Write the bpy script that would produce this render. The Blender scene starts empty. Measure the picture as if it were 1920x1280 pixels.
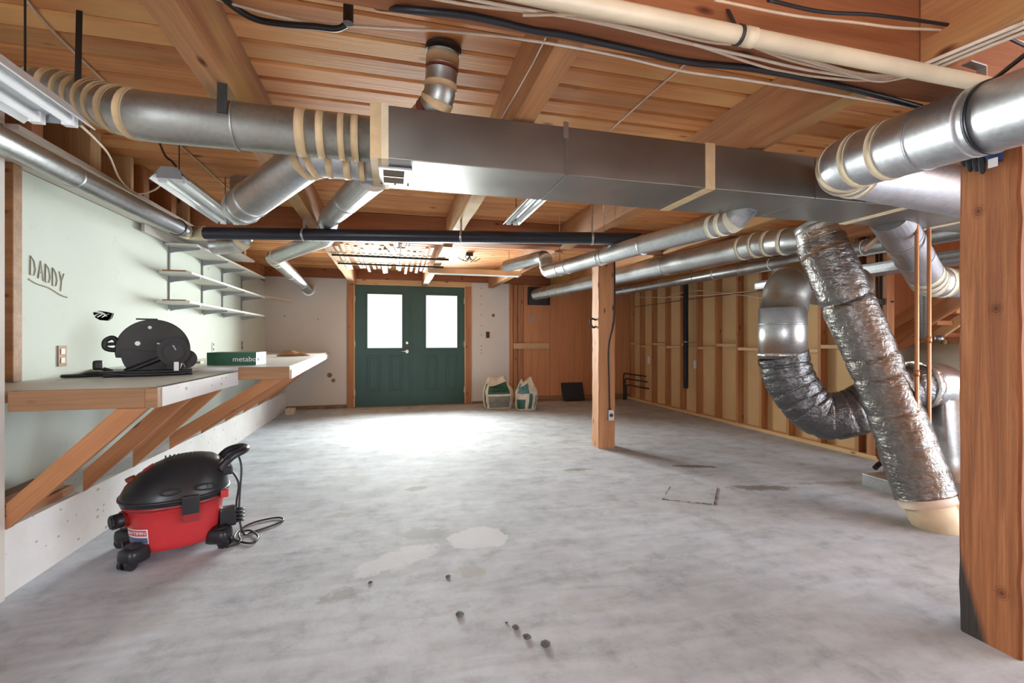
import bpy, bmesh, math, random
from mathutils import Vector, Matrix, noise
random.seed(7)
S = bpy.context.scene
C = S.collection
PI = math.pi

# ------------------------------------------------------------------ camera
F, CX, CY, TH, H = 875., 960., 637., math.radians(14.42), 1.12
cs, sn = math.cos(TH), math.sin(TH)
cam = bpy.data.objects.new('camera', bpy.data.cameras.new('camera'))
C.objects.link(cam)
cam.location = (0, 0, H)
cam.rotation_euler = (PI/2, 0, -TH)
cam.data.sensor_width = 36
cam.data.lens = 36*F/1920
cam.data.shift_y = -3/1920
cam.data.clip_start = .02
S.camera = cam

def U(u, v, x=None, y=None, z=None, t=None):
    """point on the ray of a photo pixel, at a known plane or distance"""
    a = (u-CX)/F; b = -(v-CY)/F
    D = Vector((a*cs+sn, cs-a*sn, b))
    if x is not None: t = x/D.x
    elif y is not None: t = y/D.y
    elif z is not None: t = (z-H)/D.z
    return Vector((0, 0, H)) + D*t

# ------------------------------------------------------------------ light
W = bpy.data.worlds.new('world'); S.world = W; W.use_nodes = True
bg = W.node_tree.nodes['Background']
bg.inputs[0].default_value = (.88, .97, 1.06, 1)
bg.inputs[1].default_value = 9.0
S.view_settings.view_transform = 'Standard'
S.view_settings.look = 'None'
S.view_settings.gamma = 1
S.view_settings.exposure = 0.42
S.view_settings.use_curve_mapping = False
def area(name, loc, rot, sx, sy, power, col):
    l = bpy.data.lights.new(name, 'AREA'); l.shape = 'RECTANGLE'; l.size = sx; l.size_y = sy
    l.energy = power; l.color = col; l.spread = math.radians(110)
    o = bpy.data.objects.new(name, l); C.objects.link(o); o.location = loc; o.rotation_euler = rot
    return o
# daylight through the two door panes
area('door_daylight', (-.116, 8.02, 1.42), (-PI/2+.10, 0, 0), .56, .88, 60, (.93, 1, .96))
area('door_daylight', (.83, 8.02, 1.42), (-PI/2+.10, 0, 0), .54, .88, 60, (.93, 1, .96))

# ------------------------------------------------------------------ materials
M = {}
def nt(name):
    m = bpy.data.materials.new(name); m.use_nodes = True
    n = m.node_tree.nodes; l = m.node_tree.links
    b = n['Principled BSDF']; M[name] = m
    return m, n, l, b
def c4(c): return (c[0], c[1], c[2], 1)
def ramp(n, stops):
    r = n.new('ShaderNodeValToRGB')
    e = r.color_ramp.elements
    while len(e) < len(stops): e.new(.5)
    for i, (p, c) in enumerate(stops): e[i].position = p; e[i].color = c4(c)
    return r
def noise_tex(n, l, vec, scale, detail=4, rough=.55):
    t = n.new('ShaderNodeTexNoise'); t.inputs['Scale'].default_value = scale
    t.inputs['Detail'].default_value = detail; t.inputs['Roughness'].default_value = rough
    if vec is not None: l.new(vec, t.inputs['Vector'])
    return t
def mixc(n, l, fac, a, b, mode='MIX'):
    x = n.new('ShaderNodeMix'); x.data_type = 'RGBA'; x.blend_type = mode
    for s, val in ((x.inputs[0], fac), (x.inputs[6], a), (x.inputs[7], b)):
        if hasattr(val, 'is_linked'): l.new(val, s)
        elif isinstance(val, (int, float)): s.default_value = val
        else: s.default_value = c4(val)
    return x.outputs[2]
def bump(n, l, b, h, strength=.3, dist=.01):
    k = n.new('ShaderNodeBump'); k.inputs['Strength'].default_value = strength
    k.inputs['Distance'].default_value = dist
    l.new(h, k.inputs['Height']); l.new(k.outputs[0], b.inputs['Normal'])
def objvec(n, l, scale=(1, 1, 1), rnd=True):
    tc = n.new('ShaderNodeTexCoord'); v = tc.outputs['Object']
    if rnd:
        oi = n.new('ShaderNodeObjectInfo')
        mu = n.new('ShaderNodeMath'); mu.operation = 'MULTIPLY'; mu.inputs[1].default_value = 37.
        l.new(oi.outputs['Random'], mu.inputs[0])
        ad = n.new('ShaderNodeVectorMath'); ad.operation = 'ADD'
        l.new(v, ad.inputs[0]); l.new(mu.outputs[0], ad.inputs[1]); v = ad.outputs[0]
    mp = n.new('ShaderNodeMapping'); mp.inputs['Scale'].default_value = scale
    l.new(v, mp.inputs['Vector'])
    return mp.outputs[0]
def plain(name, col, rough=.5, metal=0., var=.12, scale=9., bmp=0.):
    m, n, l, b = nt(name)
    v = objvec(n, l)
    t = noise_tex(n, l, v, scale, 5)
    r = ramp(n, [(.3, [c*(1-var) for c in col]), (.7, [min(1, c*(1+var)) for c in col])])
    l.new(t.outputs[0], r.inputs[0]); l.new(r.outputs[0], b.inputs['Base Color'])
    b.inputs['Roughness'].default_value = rough; b.inputs['Metallic'].default_value = metal
    if bmp: bump(n, l, b, noise_tex(n, l, v, scale*5, 4).outputs[0], bmp)
    return m
def wood(name, dark, light, axis, rough=.62, knots=True, across=16., along=.9, rnd=.16, yel=None):
    m, n, l, b = nt(name)
    sc = [across]*3; sc['xyz'.index(axis)] = along
    v = objvec(n, l, sc)
    t = noise_tex(n, l, v, 1., 7, .62)
    r = ramp(n, [(.28, dark), (.72, light)])
    l.new(t.outputs[0], r.inputs[0]); col = r.outputs[0]
    s2 = [90.]*3; s2['xyz'.index(axis)] = 2.2
    f = noise_tex(n, l, objvec(n, l, s2), 1., 3)
    fr = ramp(n, [(.35, (.72, .72, .72)), (.6, (1, 1, 1))]); l.new(f.outputs[0], fr.inputs[0])
    col = mixc(n, l, .55, col, fr.outputs[0], 'MULTIPLY')
    if yel:
        s4 = [2.2]*3; s4['xyz'.index(axis)] = .8
        yt = noise_tex(n, l, objvec(n, l, s4), 1., 3)
        yr = ramp(n, [(.5, (0, 0, 0)), (.68, (1, 1, 1))]); l.new(yt.outputs[0], yr.inputs[0])
        col = mixc(n, l, yr.outputs[0], col, yel)
    if knots:
        s3 = [13.]*3; s3['xyz'.index(axis)] = 5.
        vo = n.new('ShaderNodeTexVoronoi'); vo.inputs['Scale'].default_value = 1.
        l.new(objvec(n, l, s3), vo.inputs['Vector'])
        kr = ramp(n, [(.05, (.22, .13, .08)), (.13, (.62, .5, .42)), (.2, (1, 1, 1))])
        l.new(vo.outputs['Distance'], kr.inputs[0])
        gate = ramp(n, [(.62, (0, 0, 0)), (.66, (1, 1, 1))])
        sp = n.new('ShaderNodeSeparateColor'); l.new(vo.outputs['Color'], sp.inputs[0])
        l.new(sp.outputs[0], gate.inputs[0])
        col = mixc(n, l, gate.outputs[0], col, mixc(n, l, 1., col, kr.outputs[0], 'MULTIPLY'))
    oi = n.new('ShaderNodeObjectInfo')
    mr = n.new('ShaderNodeMapRange'); l.new(oi.outputs['Random'], mr.inputs[0])
    mr.inputs[3].default_value = 1-rnd; mr.inputs[4].default_value = 1+rnd
    hs = n.new('ShaderNodeHueSaturation'); l.new(mr.outputs[0], hs.inputs['Value']); l.new(col, hs.inputs['Color'])
    l.new(hs.outputs[0], b.inputs['Base Color'])
    b.inputs['Roughness'].default_value = rough
    bump(n, l, b, f.outputs[0], .25, .004)
    return m
for ax in 'xyz':
    wood('stud_'+ax, (.36, .135, .05), (.56, .25, .10), ax)
    wood('pine_'+ax, (.58, .34, .15), (.76, .52, .28), ax)
wood('stud_br', (.36, .135, .05), (.56, .25, .10), 'x', across=12)
wood('plank', (.62, .235, .075), (.84, .39, .14), 'x', rnd=.15, yel=(.84, .47, .18))
wood('plankold', (.46, .21, .085), (.70, .37, .165), 'x', rnd=.14)
wood('beam', (.34, .14, .055), (.60, .29, .12), 'y', rough=.7, yel=(.60, .40, .14))
wood('girder', (.27, .085, .03), (.44, .165, .062), 'x', rough=.7)
wood('postmid', (.40, .17, .075), (.58, .29, .13), 'z', rough=.7)
wood('plywood', (.54, .21, .085), (.64, .285, .125), 'z', across=9, along=.35, knots=False, rnd=.04)
wood('dirty', (.22, .11, .05), (.42, .22, .10), 'x')
wood('lath', (.50, .36, .17), (.62, .48, .28), 'y', knots=False, rnd=.12)

def post_mat():
    # deep ridged weathered grain, charred foot at the corner
    m, n, l, b = nt('postnear')
    tc = n.new('ShaderNodeTexCoord'); P = tc.outputs['Object']
    mp = n.new('ShaderNodeMapping'); mp.inputs['Scale'].default_value = (4, 4, .55); l.new(P, mp.inputs['Vector'])
    warp = noise_tex(n, l, mp.outputs[0], 1.6, 3)
    mp2 = n.new('ShaderNodeMapping'); mp2.inputs['Scale'].default_value = (26, 26, 1.1); l.new(P, mp2.inputs['Vector'])
    wv = noise_tex(n, l, mp2.outputs[0], 1., 6, .6); wv.inputs['Distortion'].default_value = .9
    fine = n.new('ShaderNodeMapping'); fine.inputs['Scale'].default_value = (110, 110, 3); l.new(P, fine.inputs['Vector'])
    fn = noise_tex(n, l, fine.outputs[0], 1, 4)
    r = ramp(n, [(.28, (.24, .075, .024)), (.5, (.39, .14, .048)), (.72, (.50, .205, .08))])
    l.new(wv.outputs[0], r.inputs[0])
    fr = ramp(n, [(.3, (.6, .6, .6)), (.6, (1, 1, 1))]); l.new(fn.outputs[0], fr.inputs[0])
    col = mixc(n, l, .6, r.outputs[0], fr.outputs[0], 'MULTIPLY')
    for kp in (U(1835, 396, x=2.122), U(1868, 578, x=2.122), U(1878, 1112, x=2.122)):
        km = n.new('ShaderNodeMapping'); km.vector_type = 'TEXTURE'; km.inputs['Location'].default_value = kp; km.inputs['Scale'].default_value = (.3, .016, .02); l.new(P, km.inputs[0])
        kl = n.new('ShaderNodeVectorMath'); kl.operation = 'LENGTH'; l.new(km.outputs[0], kl.inputs[0])
        kr = ramp(n, [(.12, (.35, .25, .2)), (.3, (.75, .7, .65)), (.42, (.5, .4, .35)), (.5, (1.1, 1.05, 1)), (.62, (.75, .7, .65)), (.72, (1, 1, 1))])
        ks = n.new('ShaderNodeMath'); ks.operation = 'MULTIPLY'; ks.inputs[1].default_value = .5; l.new(kl.outputs['Value'], ks.inputs[0]); l.new(ks.outputs[0], kr.inputs[0])
        col = mixc(n, l, 1., col, kr.outputs[0], 'MULTIPLY')
    sp = n.new('ShaderNodeSeparateXYZ'); l.new(P, sp.inputs[0])
    # black scorch stain: low at the far corner
    a = n.new('ShaderNodeMath'); a.operation = 'MULTIPLY_ADD'; a.inputs[1].default_value = -2.6; a.inputs[2].default_value = 0.
    l.new(sp.outputs[1], a.inputs[0])                       # -2.6*(y - 1.31)
    ad = n.new('ShaderNodeMath'); ad.operation = 'ADD'; l.new(a.outputs[0], ad.inputs[0]); ad.inputs[1].default_value = 2.6*1.315
    s2 = n.new('ShaderNodeMath'); s2.operation = 'ADD'; l.new(ad.outputs[0], s2.inputs[0])
    zz = n.new('ShaderNodeMath'); zz.operation = 'MULTIPLY'; zz.inputs[1].default_value = .75; l.new(sp.outputs[2], zz.inputs[0])
    l.new(zz.outputs[0], s2.inputs[1])
    s3 = n.new('ShaderNodeMath'); s3.operation = 'MULTIPLY_ADD'; s3.inputs[1].default_value = .12; l.new(warp.outputs[0], s3.inputs[0]); l.new(s2.outputs[0], s3.inputs[2])
    br = ramp(n, [(.24, (1, 1, 1)), (.31, (0, 0, 0))]); l.new(s3.outputs[0], br.inputs[0])
    col = mixc(n, l, br.outputs[0], col, (.035, .028, .024))
    l.new(col, b.inputs['Base Color']); b.inputs['Roughness'].default_value = .72
    hm = n.new('ShaderNodeMath'); hm.operation = 'MULTIPLY_ADD'; l.new(fn.outputs[0], hm.inputs[0]); hm.inputs[1].default_value = .35; l.new(wv.outputs[0], hm.inputs[2])
    bump(n, l, b, hm.outputs[0], .6, .005)
post_mat()

def metal(name, col, rough=.32, spangle=True, met=.92):
    m, n, l, b = nt(name)
    v = objvec(n, l)
    t = noise_tex(n, l, v, 3.5, 5)
    r = ramp(n, [(.3, [c*.78 for c in col]), (.7, col)]); l.new(t.outputs[0], r.inputs[0])
    out = r.outputs[0]
    if spangle:
        vo = n.new('ShaderNodeTexVoronoi'); vo.inputs['Scale'].default_value = 70; l.new(v, vo.inputs['Vector'])
        sp = n.new('ShaderNodeSeparateColor'); l.new(vo.outputs['Color'], sp.inputs[0])
        vr = ramp(n, [(0, (.86, .86, .86)), (1, (1, 1, 1))]); l.new(sp.outputs[0], vr.inputs[0])
        out = mixc(n, l, 1., out, vr.outputs[0], 'MULTIPLY')
    l.new(out, b.inputs['Base Color'])
    b.inputs['Metallic'].default_value = met
    rr = n.new('ShaderNodeMapRange'); l.new(t.outputs[0], rr.inputs[0]); rr.inputs[3].default_value = rough*.7; rr.inputs[4].default_value = rough*1.45
    l.new(rr.outputs[0], b.inputs['Roughness'])
    return m
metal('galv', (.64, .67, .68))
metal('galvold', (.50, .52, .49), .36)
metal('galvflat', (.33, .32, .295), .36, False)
metal('galvnew', (.66, .68, .72), .42)
metal('copper', (.72, .33, .16), .35, False)
metal('steel', (.55, .56, .57), .35, False)
metal('chrome', (.75, .75, .74), .18, False)
def foil(name, col):
    m, n, l, b = nt(name)
    v = objvec(n, l, (1, 1, 1), False)
    vo = n.new('ShaderNodeTexNoise'); vo.inputs['Scale'].default_value = 26; vo.inputs['Detail'].default_value = 6; vo.inputs['Distortion'].default_value = 1.4
    l.new(v, vo.inputs['Vector'])
    v2 = objvec(n, l, (8, 8, 34), False)
    t2 = noise_tex(n, l, v2, 1.6, 4)
    ad = n.new('ShaderNodeMath'); ad.operation = 'ADD'; l.new(vo.outputs[0], ad.inputs[0]); l.new(t2.outputs[0], ad.inputs[1])
    r = ramp(n, [(.3, [c*.6 for c in col]), (.7, col)]); l.new(vo.outputs[0], r.inputs[0])
    l.new(r.outputs[0], b.inputs['Base Color'])
    b.inputs['Metallic'].default_value = .85; b.inputs['Roughness'].default_value = .27
    bump(n, l, b, ad.outputs[0], .6, .012)
foil('foil', (.30, .285, .27)); foil('foildark', (.20, .20, .205)); foil('foilbright', (.72, .70, .66))
plain('tape', (.60, .43, .24), .6, var=.2)
plain('tapepale', (.74, .62, .42), .6, var=.15)
plain('mastic', (.66, .61, .46), .7, var=.2)
plain('black', (.012, .013, .018), .42, var=.2)
plain('blackpipe', (.014, .016, .026), .33, var=.2)
plain('blacksoft', (.02, .02, .023), .7)
plain('iron', (.035, .034, .033), .6, metal=.3)
plain('saw', (.016, .017, .019), .45, metal=.2, var=.25)
plain('sawguard', (.030, .031, .027), .5, metal=.3, var=.25)
plain('pvc', (.72, .60, .42), .4, var=.14, scale=4)
plain('cream', (.70, .53, .37), .5)
plain('creamlight', (.80, .68, .55), .5)
plain('red', (.52, .030, .035), .38, var=.08)
plain('reddark', (.28, .018, .02), .4)
plain('lid', (.016, .017, .021), .34, var=.15)
plain('grey', (.30, .31, .33), .5)
plain('white', (.80, .80, .80), .45, var=.04)
plain('whiteenamel', (.80, .83, .84), .28, var=.05)
plain('tube', (.86, .90, .88), .3, var=.03)
plain('label_blue', (.10, .13, .22), .4)
plain('text_red', (.55, .06, .07), .5)
plain('boxgreen', (.022, .105, .055), .5, var=.1)
plain('boxgreen2', (.05, .17, .095), .5, var=.1)
plain('navy', (.02, .045, .16), .7, var=.3)
plain('bag', (.60, .53, .42), .55, var=.22, scale=14, bmp=.3)
plain('baggreen', (.02, .085, .06), .5, var=.3, scale=20)
plain('bagblue', (.06, .19, .23), .45, var=.5, scale=30)
plain('baggrey', (.17, .16, .13), .6, var=.3)
plain('tank', (.20, .18, .13), .5)
plain('brass', (.55, .40, .18), .4, metal=.7)
plain('pencil', (.42, .40, .29), .9)
plain('rust', (.20, .05, .03), .7)
plain('stone', (.10, .10, .10), .9, var=.4, scale=40)
plain('underlay', (.68, .45, .22), .8, var=.06, scale=2)
plain('cavity', (.10, .055, .03), .9)
plain('door', (.012, .066, .054), .42, var=.10, scale=3)
plain('sill', (.20, .13, .085), .8, var=.3)
plain('shelf', (.66, .66, .60), .5, var=.06)
plain('board', (.72, .58, .42), .6)
m, n, l, b = nt('pane')
b.inputs['Base Color'].default_value = (.8, .8, .82, 1); b.inputs['Roughness'].default_value = .15
b.inputs['Emission Color'].default_value = (.93, .94, 1, 1); b.inputs['Emission Strength'].default_value = .62

def drywall(name, col, spots, col2=None):
    m, n, l, b = nt(name)
    v = objvec(n, l, (1, 1, 1), False)
    t = noise_tex(n, l, v, 1.3, 5)
    r = ramp(n, [(.3, [c*.93 for c in col]), (.7, col)]); l.new(t.outputs[0], r.inputs[0]); out = r.outputs[0]
    # scuffs and nail dimples
    t2 = noise_tex(n, l, v, 9, 8, .75)
    r2 = ramp(n, [(.60, (0, 0, 0)), (.72, (1, 1, 1))]); l.new(t2.outputs[0], r2.inputs[0])
    sc = n.new('ShaderNodeMath'); sc.operation = 'MULTIPLY'; sc.inputs[1].default_value = .30*spots; l.new(r2.outputs[0], sc.inputs[0])
    out = mixc(n, l, sc.outputs[0], out, [c*.55 for c in col])
    vo = n.new('ShaderNodeTexVoronoi'); vo.inputs['Scale'].default_value = 3.2; l.new(v, vo.inputs['Vector'])
    vr = ramp(n, [(.028, (1, 1, 1)), (.04, (0, 0, 0))]); l.new(vo.outputs['Distance'], vr.inputs[0])
    out = mixc(n, l, vr.outputs[0], out, [c*.18 for c in col])
    l.new(out, b.inputs['Base Color']); b.inputs['Roughness'].default_value = .75
    bump(n, l, b, t2.outputs[0], .12, .003)
drywall('drywall', (.70, .76, .69), 1.)
drywall('drywallback', (.64, .60, .55), .35)
def stem():
    m, n, l, b = nt('stemwall')
    v = objvec(n, l, (1, 1, 1), False)
    t = noise_tex(n, l, v, 2.2, 5)
    r = ramp(n, [(.3, (.66, .65, .64)), (.7, (.80, .79, .79))]); l.new(t.outputs[0], r.inputs[0])
    vo = n.new('ShaderNodeTexVoronoi'); vo.inputs['Scale'].default_value = 22; l.new(objvec(n, l, (1, .6, 1), False), vo.inputs['Vector'])
    sp = n.new('ShaderNodeSeparateColor'); l.new(vo.outputs['Color'], sp.inputs[0])
    th = n.new('ShaderNodeMath'); th.operation = 'MULTIPLY'; th.inputs[1].default_value = .20; l.new(sp.outputs[1], th.inputs[0])
    lt = n.new('ShaderNodeMath'); lt.operation = 'LESS_THAN'; l.new(vo.outputs['Distance'], lt.inputs[0]); l.new(th.outputs[0], lt.inputs[1])
    k = n.new('ShaderNodeMath'); k.operation = 'MULTIPLY'; k.inputs[1].default_value = .6; l.new(lt.outputs[0], k.inputs[0])
    l.new(mixc(n, l, k.outputs[0], r.outputs[0], (.22, .18, .15)), b.inputs['Base Color'])
    b.inputs['Roughness'].default_value = .8
    bump(n, l, b, noise_tex(n, l, v, 30, 5).outputs[0], .35, .004)
stem()
def concrete():
    m, n, l, b = nt('concrete')
    v = objvec(n, l, (1, 1, 1), False)
    t = noise_tex(n, l, v, .9, 8, .62)
    r = ramp(n, [(.30, (.40, .43, .47)), (.5, (.50, .535, .585)), (.72, (.57, .62, .69))]); l.new(t.outputs[0], r.inputs[0]); out = r.outputs[0]
    # trowel streaks
    sv = n.new('ShaderNodeMapping'); sv.inputs['Scale'].default_value = (1.3, 6, 1); sv.inputs['Rotation'].default_value = (0, 0, .5); l.new(v, sv.inputs[0])
    t3 = n.new('ShaderNodeTexNoise'); t3.inputs['Scale'].default_value = 1.6; t3.inputs['Detail'].default_value = 7; t3.inputs['Distortion'].default_value = 1.2; l.new(sv.outputs[0], t3.inputs[0])
    r3 = ramp(n, [(.33, (.74, .74, .75)), (.55, (1, 1, 1)), (.75, (1.12, 1.12, 1.14))]); l.new(t3.outputs[0], r3.inputs[0])
    out = mixc(n, l, .5, out, r3.outputs[0], 'MULTIPLY')
    t6 = noise_tex(n, l, v, 5.5, 8, .72)
    r6 = ramp(n, [(.32, (.70, .70, .70)), (.48, (1, 1, 1)), (.66, (1.14, 1.14, 1.14))]); l.new(t6.outputs[0], r6.inputs[0])
    out = mixc(n, l, .9, out, r6.outputs[0], 'MULTIPLY')
    # blotchy tan dirt
    t4 = noise_tex(n, l, v, 1.7, 9, .7)
    r4 = ramp(n, [(.56, (0, 0, 0)), (.74, (.8, .8, .8))]); l.new(t4.outputs[0], r4.inputs[0])
    out = mixc(n, l, r4.outputs[0], out, (.43, .425, .40))
    # dark grit specks
    t5 = noise_tex(n, l, v, 34, 5, .7)
    r5 = ramp(n, [(.68, (0, 0, 0)), (.76, (1, 1, 1))]); l.new(t5.outputs[0], r5.inputs[0])
    k5 = n.new('ShaderNodeMath'); k5.operation = 'MULTIPLY'; l.new(r5.outputs[0], k5.inputs[0]); l.new(noise_tex(n, l, v, 2.1, 3).outputs[0], k5.inputs[1])
    out = mixc(n, l, k5.outputs[0], out, (.10, .09, .085))
    # spots with a place of their own: (centre, radii, angle, colour, amount, soft)
    wob = noise_tex(n, l, v, 9, 8, .72)
    spots = [(U(895, 1008, z=0), .17, .15, 0, (.66, .68, .72), .7, .10),
             (U(745, 1048, z=0), .26, .11, .5, (.66, .68, .72), .65, .35),
             (U(790, 1000, z=0), .17, .09, -.3, (.30, .31, .32), .5, .6),
             (U(778, 916, z=0), .09, .06, 0, (.28, .26, .23), .7, .5),
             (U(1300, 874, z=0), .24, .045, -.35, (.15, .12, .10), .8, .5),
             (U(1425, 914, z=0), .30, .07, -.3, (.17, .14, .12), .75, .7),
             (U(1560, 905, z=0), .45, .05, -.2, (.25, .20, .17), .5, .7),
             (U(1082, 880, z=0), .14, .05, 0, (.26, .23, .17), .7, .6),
             (U(640, 1115, z=0), .10, .06, .3, (.26, .26, .26), .6, .6),
             (U(640, 965, z=0), .12, .05, .3, (.33, .32, .31), .5, .7),
             (U(880, 1070, z=0), .09, .06, -.4, (.40, .37, .34), .6, .4)]
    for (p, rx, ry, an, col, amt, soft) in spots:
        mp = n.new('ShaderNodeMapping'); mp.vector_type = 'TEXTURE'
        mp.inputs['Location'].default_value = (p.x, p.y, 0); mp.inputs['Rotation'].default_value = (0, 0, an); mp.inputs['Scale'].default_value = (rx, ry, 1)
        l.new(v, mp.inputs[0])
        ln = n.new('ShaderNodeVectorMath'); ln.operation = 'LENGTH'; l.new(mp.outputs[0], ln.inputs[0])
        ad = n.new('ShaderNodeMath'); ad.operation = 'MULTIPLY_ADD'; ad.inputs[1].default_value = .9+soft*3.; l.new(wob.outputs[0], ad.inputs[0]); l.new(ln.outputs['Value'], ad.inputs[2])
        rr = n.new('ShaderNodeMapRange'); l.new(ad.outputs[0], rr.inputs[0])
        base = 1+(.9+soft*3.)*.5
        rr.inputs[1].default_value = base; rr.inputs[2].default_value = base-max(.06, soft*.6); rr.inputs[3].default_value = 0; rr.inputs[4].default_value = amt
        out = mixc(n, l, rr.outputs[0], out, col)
    l.new(out, b.inputs['Base Color']); b.inputs['Roughness'].default_value = .8; b.inputs['Specular IOR Level'].default_value = .25
    hb = n.new('ShaderNodeMath'); hb.operation = 'ADD'; l.new(t5.outputs[0], hb.inputs[0]); l.new(t3.outputs[0], hb.inputs[1])
    bump(n, l, b, hb.outputs[0], .22, .006)
concrete()

# ------------------------------------------------------------------ helpers
def tag(o, label, cat, group=None, kind=None):
    if label: o['label'] = label
    if cat: o['category'] = cat
    if group: o['group'] = group
    if kind: o['kind'] = kind
    return o
def thing(name, loc, label, cat, group=None):
    o = bpy.data.objects.new(name, None); C.objects.link(o); o.location = loc
    o.empty_display_size = .05
    WM[o.name] = Matrix.Translation(loc)
    return tag(o, label, cat, group)
WM = {}
def put(o, parent, mw=None):
    WM[o.name] = mw.copy() if mw is not None else Matrix.Identity(4)
    if parent is not None:
        o.parent = parent
        if parent.name in WM: o.matrix_parent_inverse = WM[parent.name].inverted()
    return o
def mesh(name, vs, fs, mat, parent=None, smooth=False, mw=None, label=None):
    me = bpy.data.meshes.new(name); me.from_pydata([tuple(v) for v in vs], [], fs); me.update()
    if smooth: me.polygons.foreach_set('use_smooth', [True]*len(me.polygons))
    if isinstance(mat, str): mat = M[mat]
    me.materials.append(mat)
    o = bpy.data.objects.new(name, me); C.objects.link(o)
    if mw is not None: o.matrix_world = mw
    put(o, parent, mw)
    if label: o['label'] = label
    return o
def frombm(name, bm, mat, parent=None, smooth=False, mw=None):
    me = bpy.data.meshes.new(name); bm.to_mesh(me); bm.free()
    if smooth: me.polygons.foreach_set('use_smooth', [True]*len(me.polygons))
    me.materials.append(M[mat])
    o = bpy.data.objects.new(name, me); C.objects.link(o)
    if mw is not None: o.matrix_world = mw
    return put(o, parent, mw)
BF = [(0, 3, 2, 1), (4, 5, 6, 7), (0, 1, 5, 4), (1, 2, 6, 5), (2, 3, 7, 6), (3, 0, 4, 7)]
def boxv(x0, x1, y0, y1, z0, z1):
    return [(x0, y0, z0), (x1, y0, z0), (x1, y1, z0), (x0, y1, z0), (x0, y0, z1), (x1, y0, z1), (x1, y1, z1), (x0, y1, z1)]
def box(name, x0, x1, y0, y1, z0, z1, mat, parent=None, bev=0., mw=None):
    if not bev: return mesh(name, boxv(x0, x1, y0, y1, z0, z1), BF, mat, parent, mw=mw)
    bm = bmesh.new()
    vs = [bm.verts.new(v) for v in boxv(x0, x1, y0, y1, z0, z1)]
    for f in BF: bm.faces.new([vs[i] for i in f])
    bmesh.ops.bevel(bm, geom=list(bm.edges), offset=bev, segments=2, affect='EDGES', profile=.6)
    return frombm(name, bm, mat, parent, mw=mw)
def board(name, p0, p1, w, th, mat, parent=None, up=(0, 0, 1), bev=.003):
    """board from p0 to p1 (local x), width w along 'up', thickness th"""
    p0, p1 = Vector(p0), Vector(p1); d = p1-p0; L = d.length; x = d.normalized()
    u = Vector(up); z = (u-x*u.dot(x)).normalized(); y = z.cross(x)
    mw = Matrix.Translation(p0) @ Matrix((x, y, z)).transposed().to_4x4()
    return box(name, 0, L, -th/2, th/2, -w/2, w/2, mat, parent, bev, mw)
def fillet(pts, rs, n=9):
    pts = [Vector(p) for p in pts]; out = [pts[0]]
    if not hasattr(rs, '__len__'): rs = [rs]*(len(pts)-2)
    for i in range(1, len(pts)-1):
        a, p, c = pts[i-1], pts[i], pts[i+1]
        d0 = (a-p); d1 = (c-p); l0, l1 = d0.length, d1.length; d0.normalize(); d1.normalize()
        ang = d0.angle(d1)
        if ang > PI-.02: out.append(p); continue
        k = min(rs[i-1]/math.tan(ang/2), l0*.49, l1*.49)
        r = k*math.tan(ang/2); ctr = p+(d0+d1).normalized()*(r/math.sin(ang/2))
        s = p+d0*k-ctr; e = p+d1*k-ctr; tot = s.angle(e)
        for j in range(n+1):
            f = j/n
            out.append(ctr+(s*math.sin((1-f)*tot)+e*math.sin(f*tot))/math.sin(tot))
    out.append(pts[-1]); return out
def smoothpath(pts, sub=8):
    """Catmull-Rom through the points"""
    P = [Vector(p) for p in pts]; P = [P[0]*2-P[1]]+P+[P[-1]*2-P[-2]]; out = []
    for i in range(1, len(P)-2):
        a, b_, c, d = P[i-1:i+3]
        for j in range(sub):
            t = j/sub
            out.append(.5*((2*b_)+(c-a)*t+(2*a-5*b_+4*c-d)*t*t+(3*b_-a-3*c+d)*t**3))
    out.append(P[-2]); return out
class Path:
    def __init__(s, pts):
        s.p = [Vector(pts[0])]
        for q in pts[1:]:
            if (Vector(q)-s.p[-1]).length > 1e-5: s.p.append(Vector(q))
        s.a = [0.]
        for i in range(1, len(s.p)): s.a.append(s.a[-1]+(s.p[i]-s.p[i-1]).length)
        s.L = s.a[-1]
    def at(s, d):
        d = max(0, min(s.L, d))
        for i in range(1, len(s.a)):
            if d <= s.a[i]+1e-9:
                f = (d-s.a[i-1])/(s.a[i]-s.a[i-1]); return s.p[i-1].lerp(s.p[i], f)
        return s.p[-1]
    def near(s, q):
        q = Vector(q); best = (1e9, 0)
        for k in range(201):
            d = s.L*k/200; r = (s.at(d)-q).length
            if r < best[0]: best = (r, d)
        return best[1]
    def sub(s, d0, d1):
        out = [s.at(d0)]+[s.p[i] for i in range(len(s.p)) if d0+1e-4 < s.a[i] < d1-1e-4]+[s.at(d1)]
        return out
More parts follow.
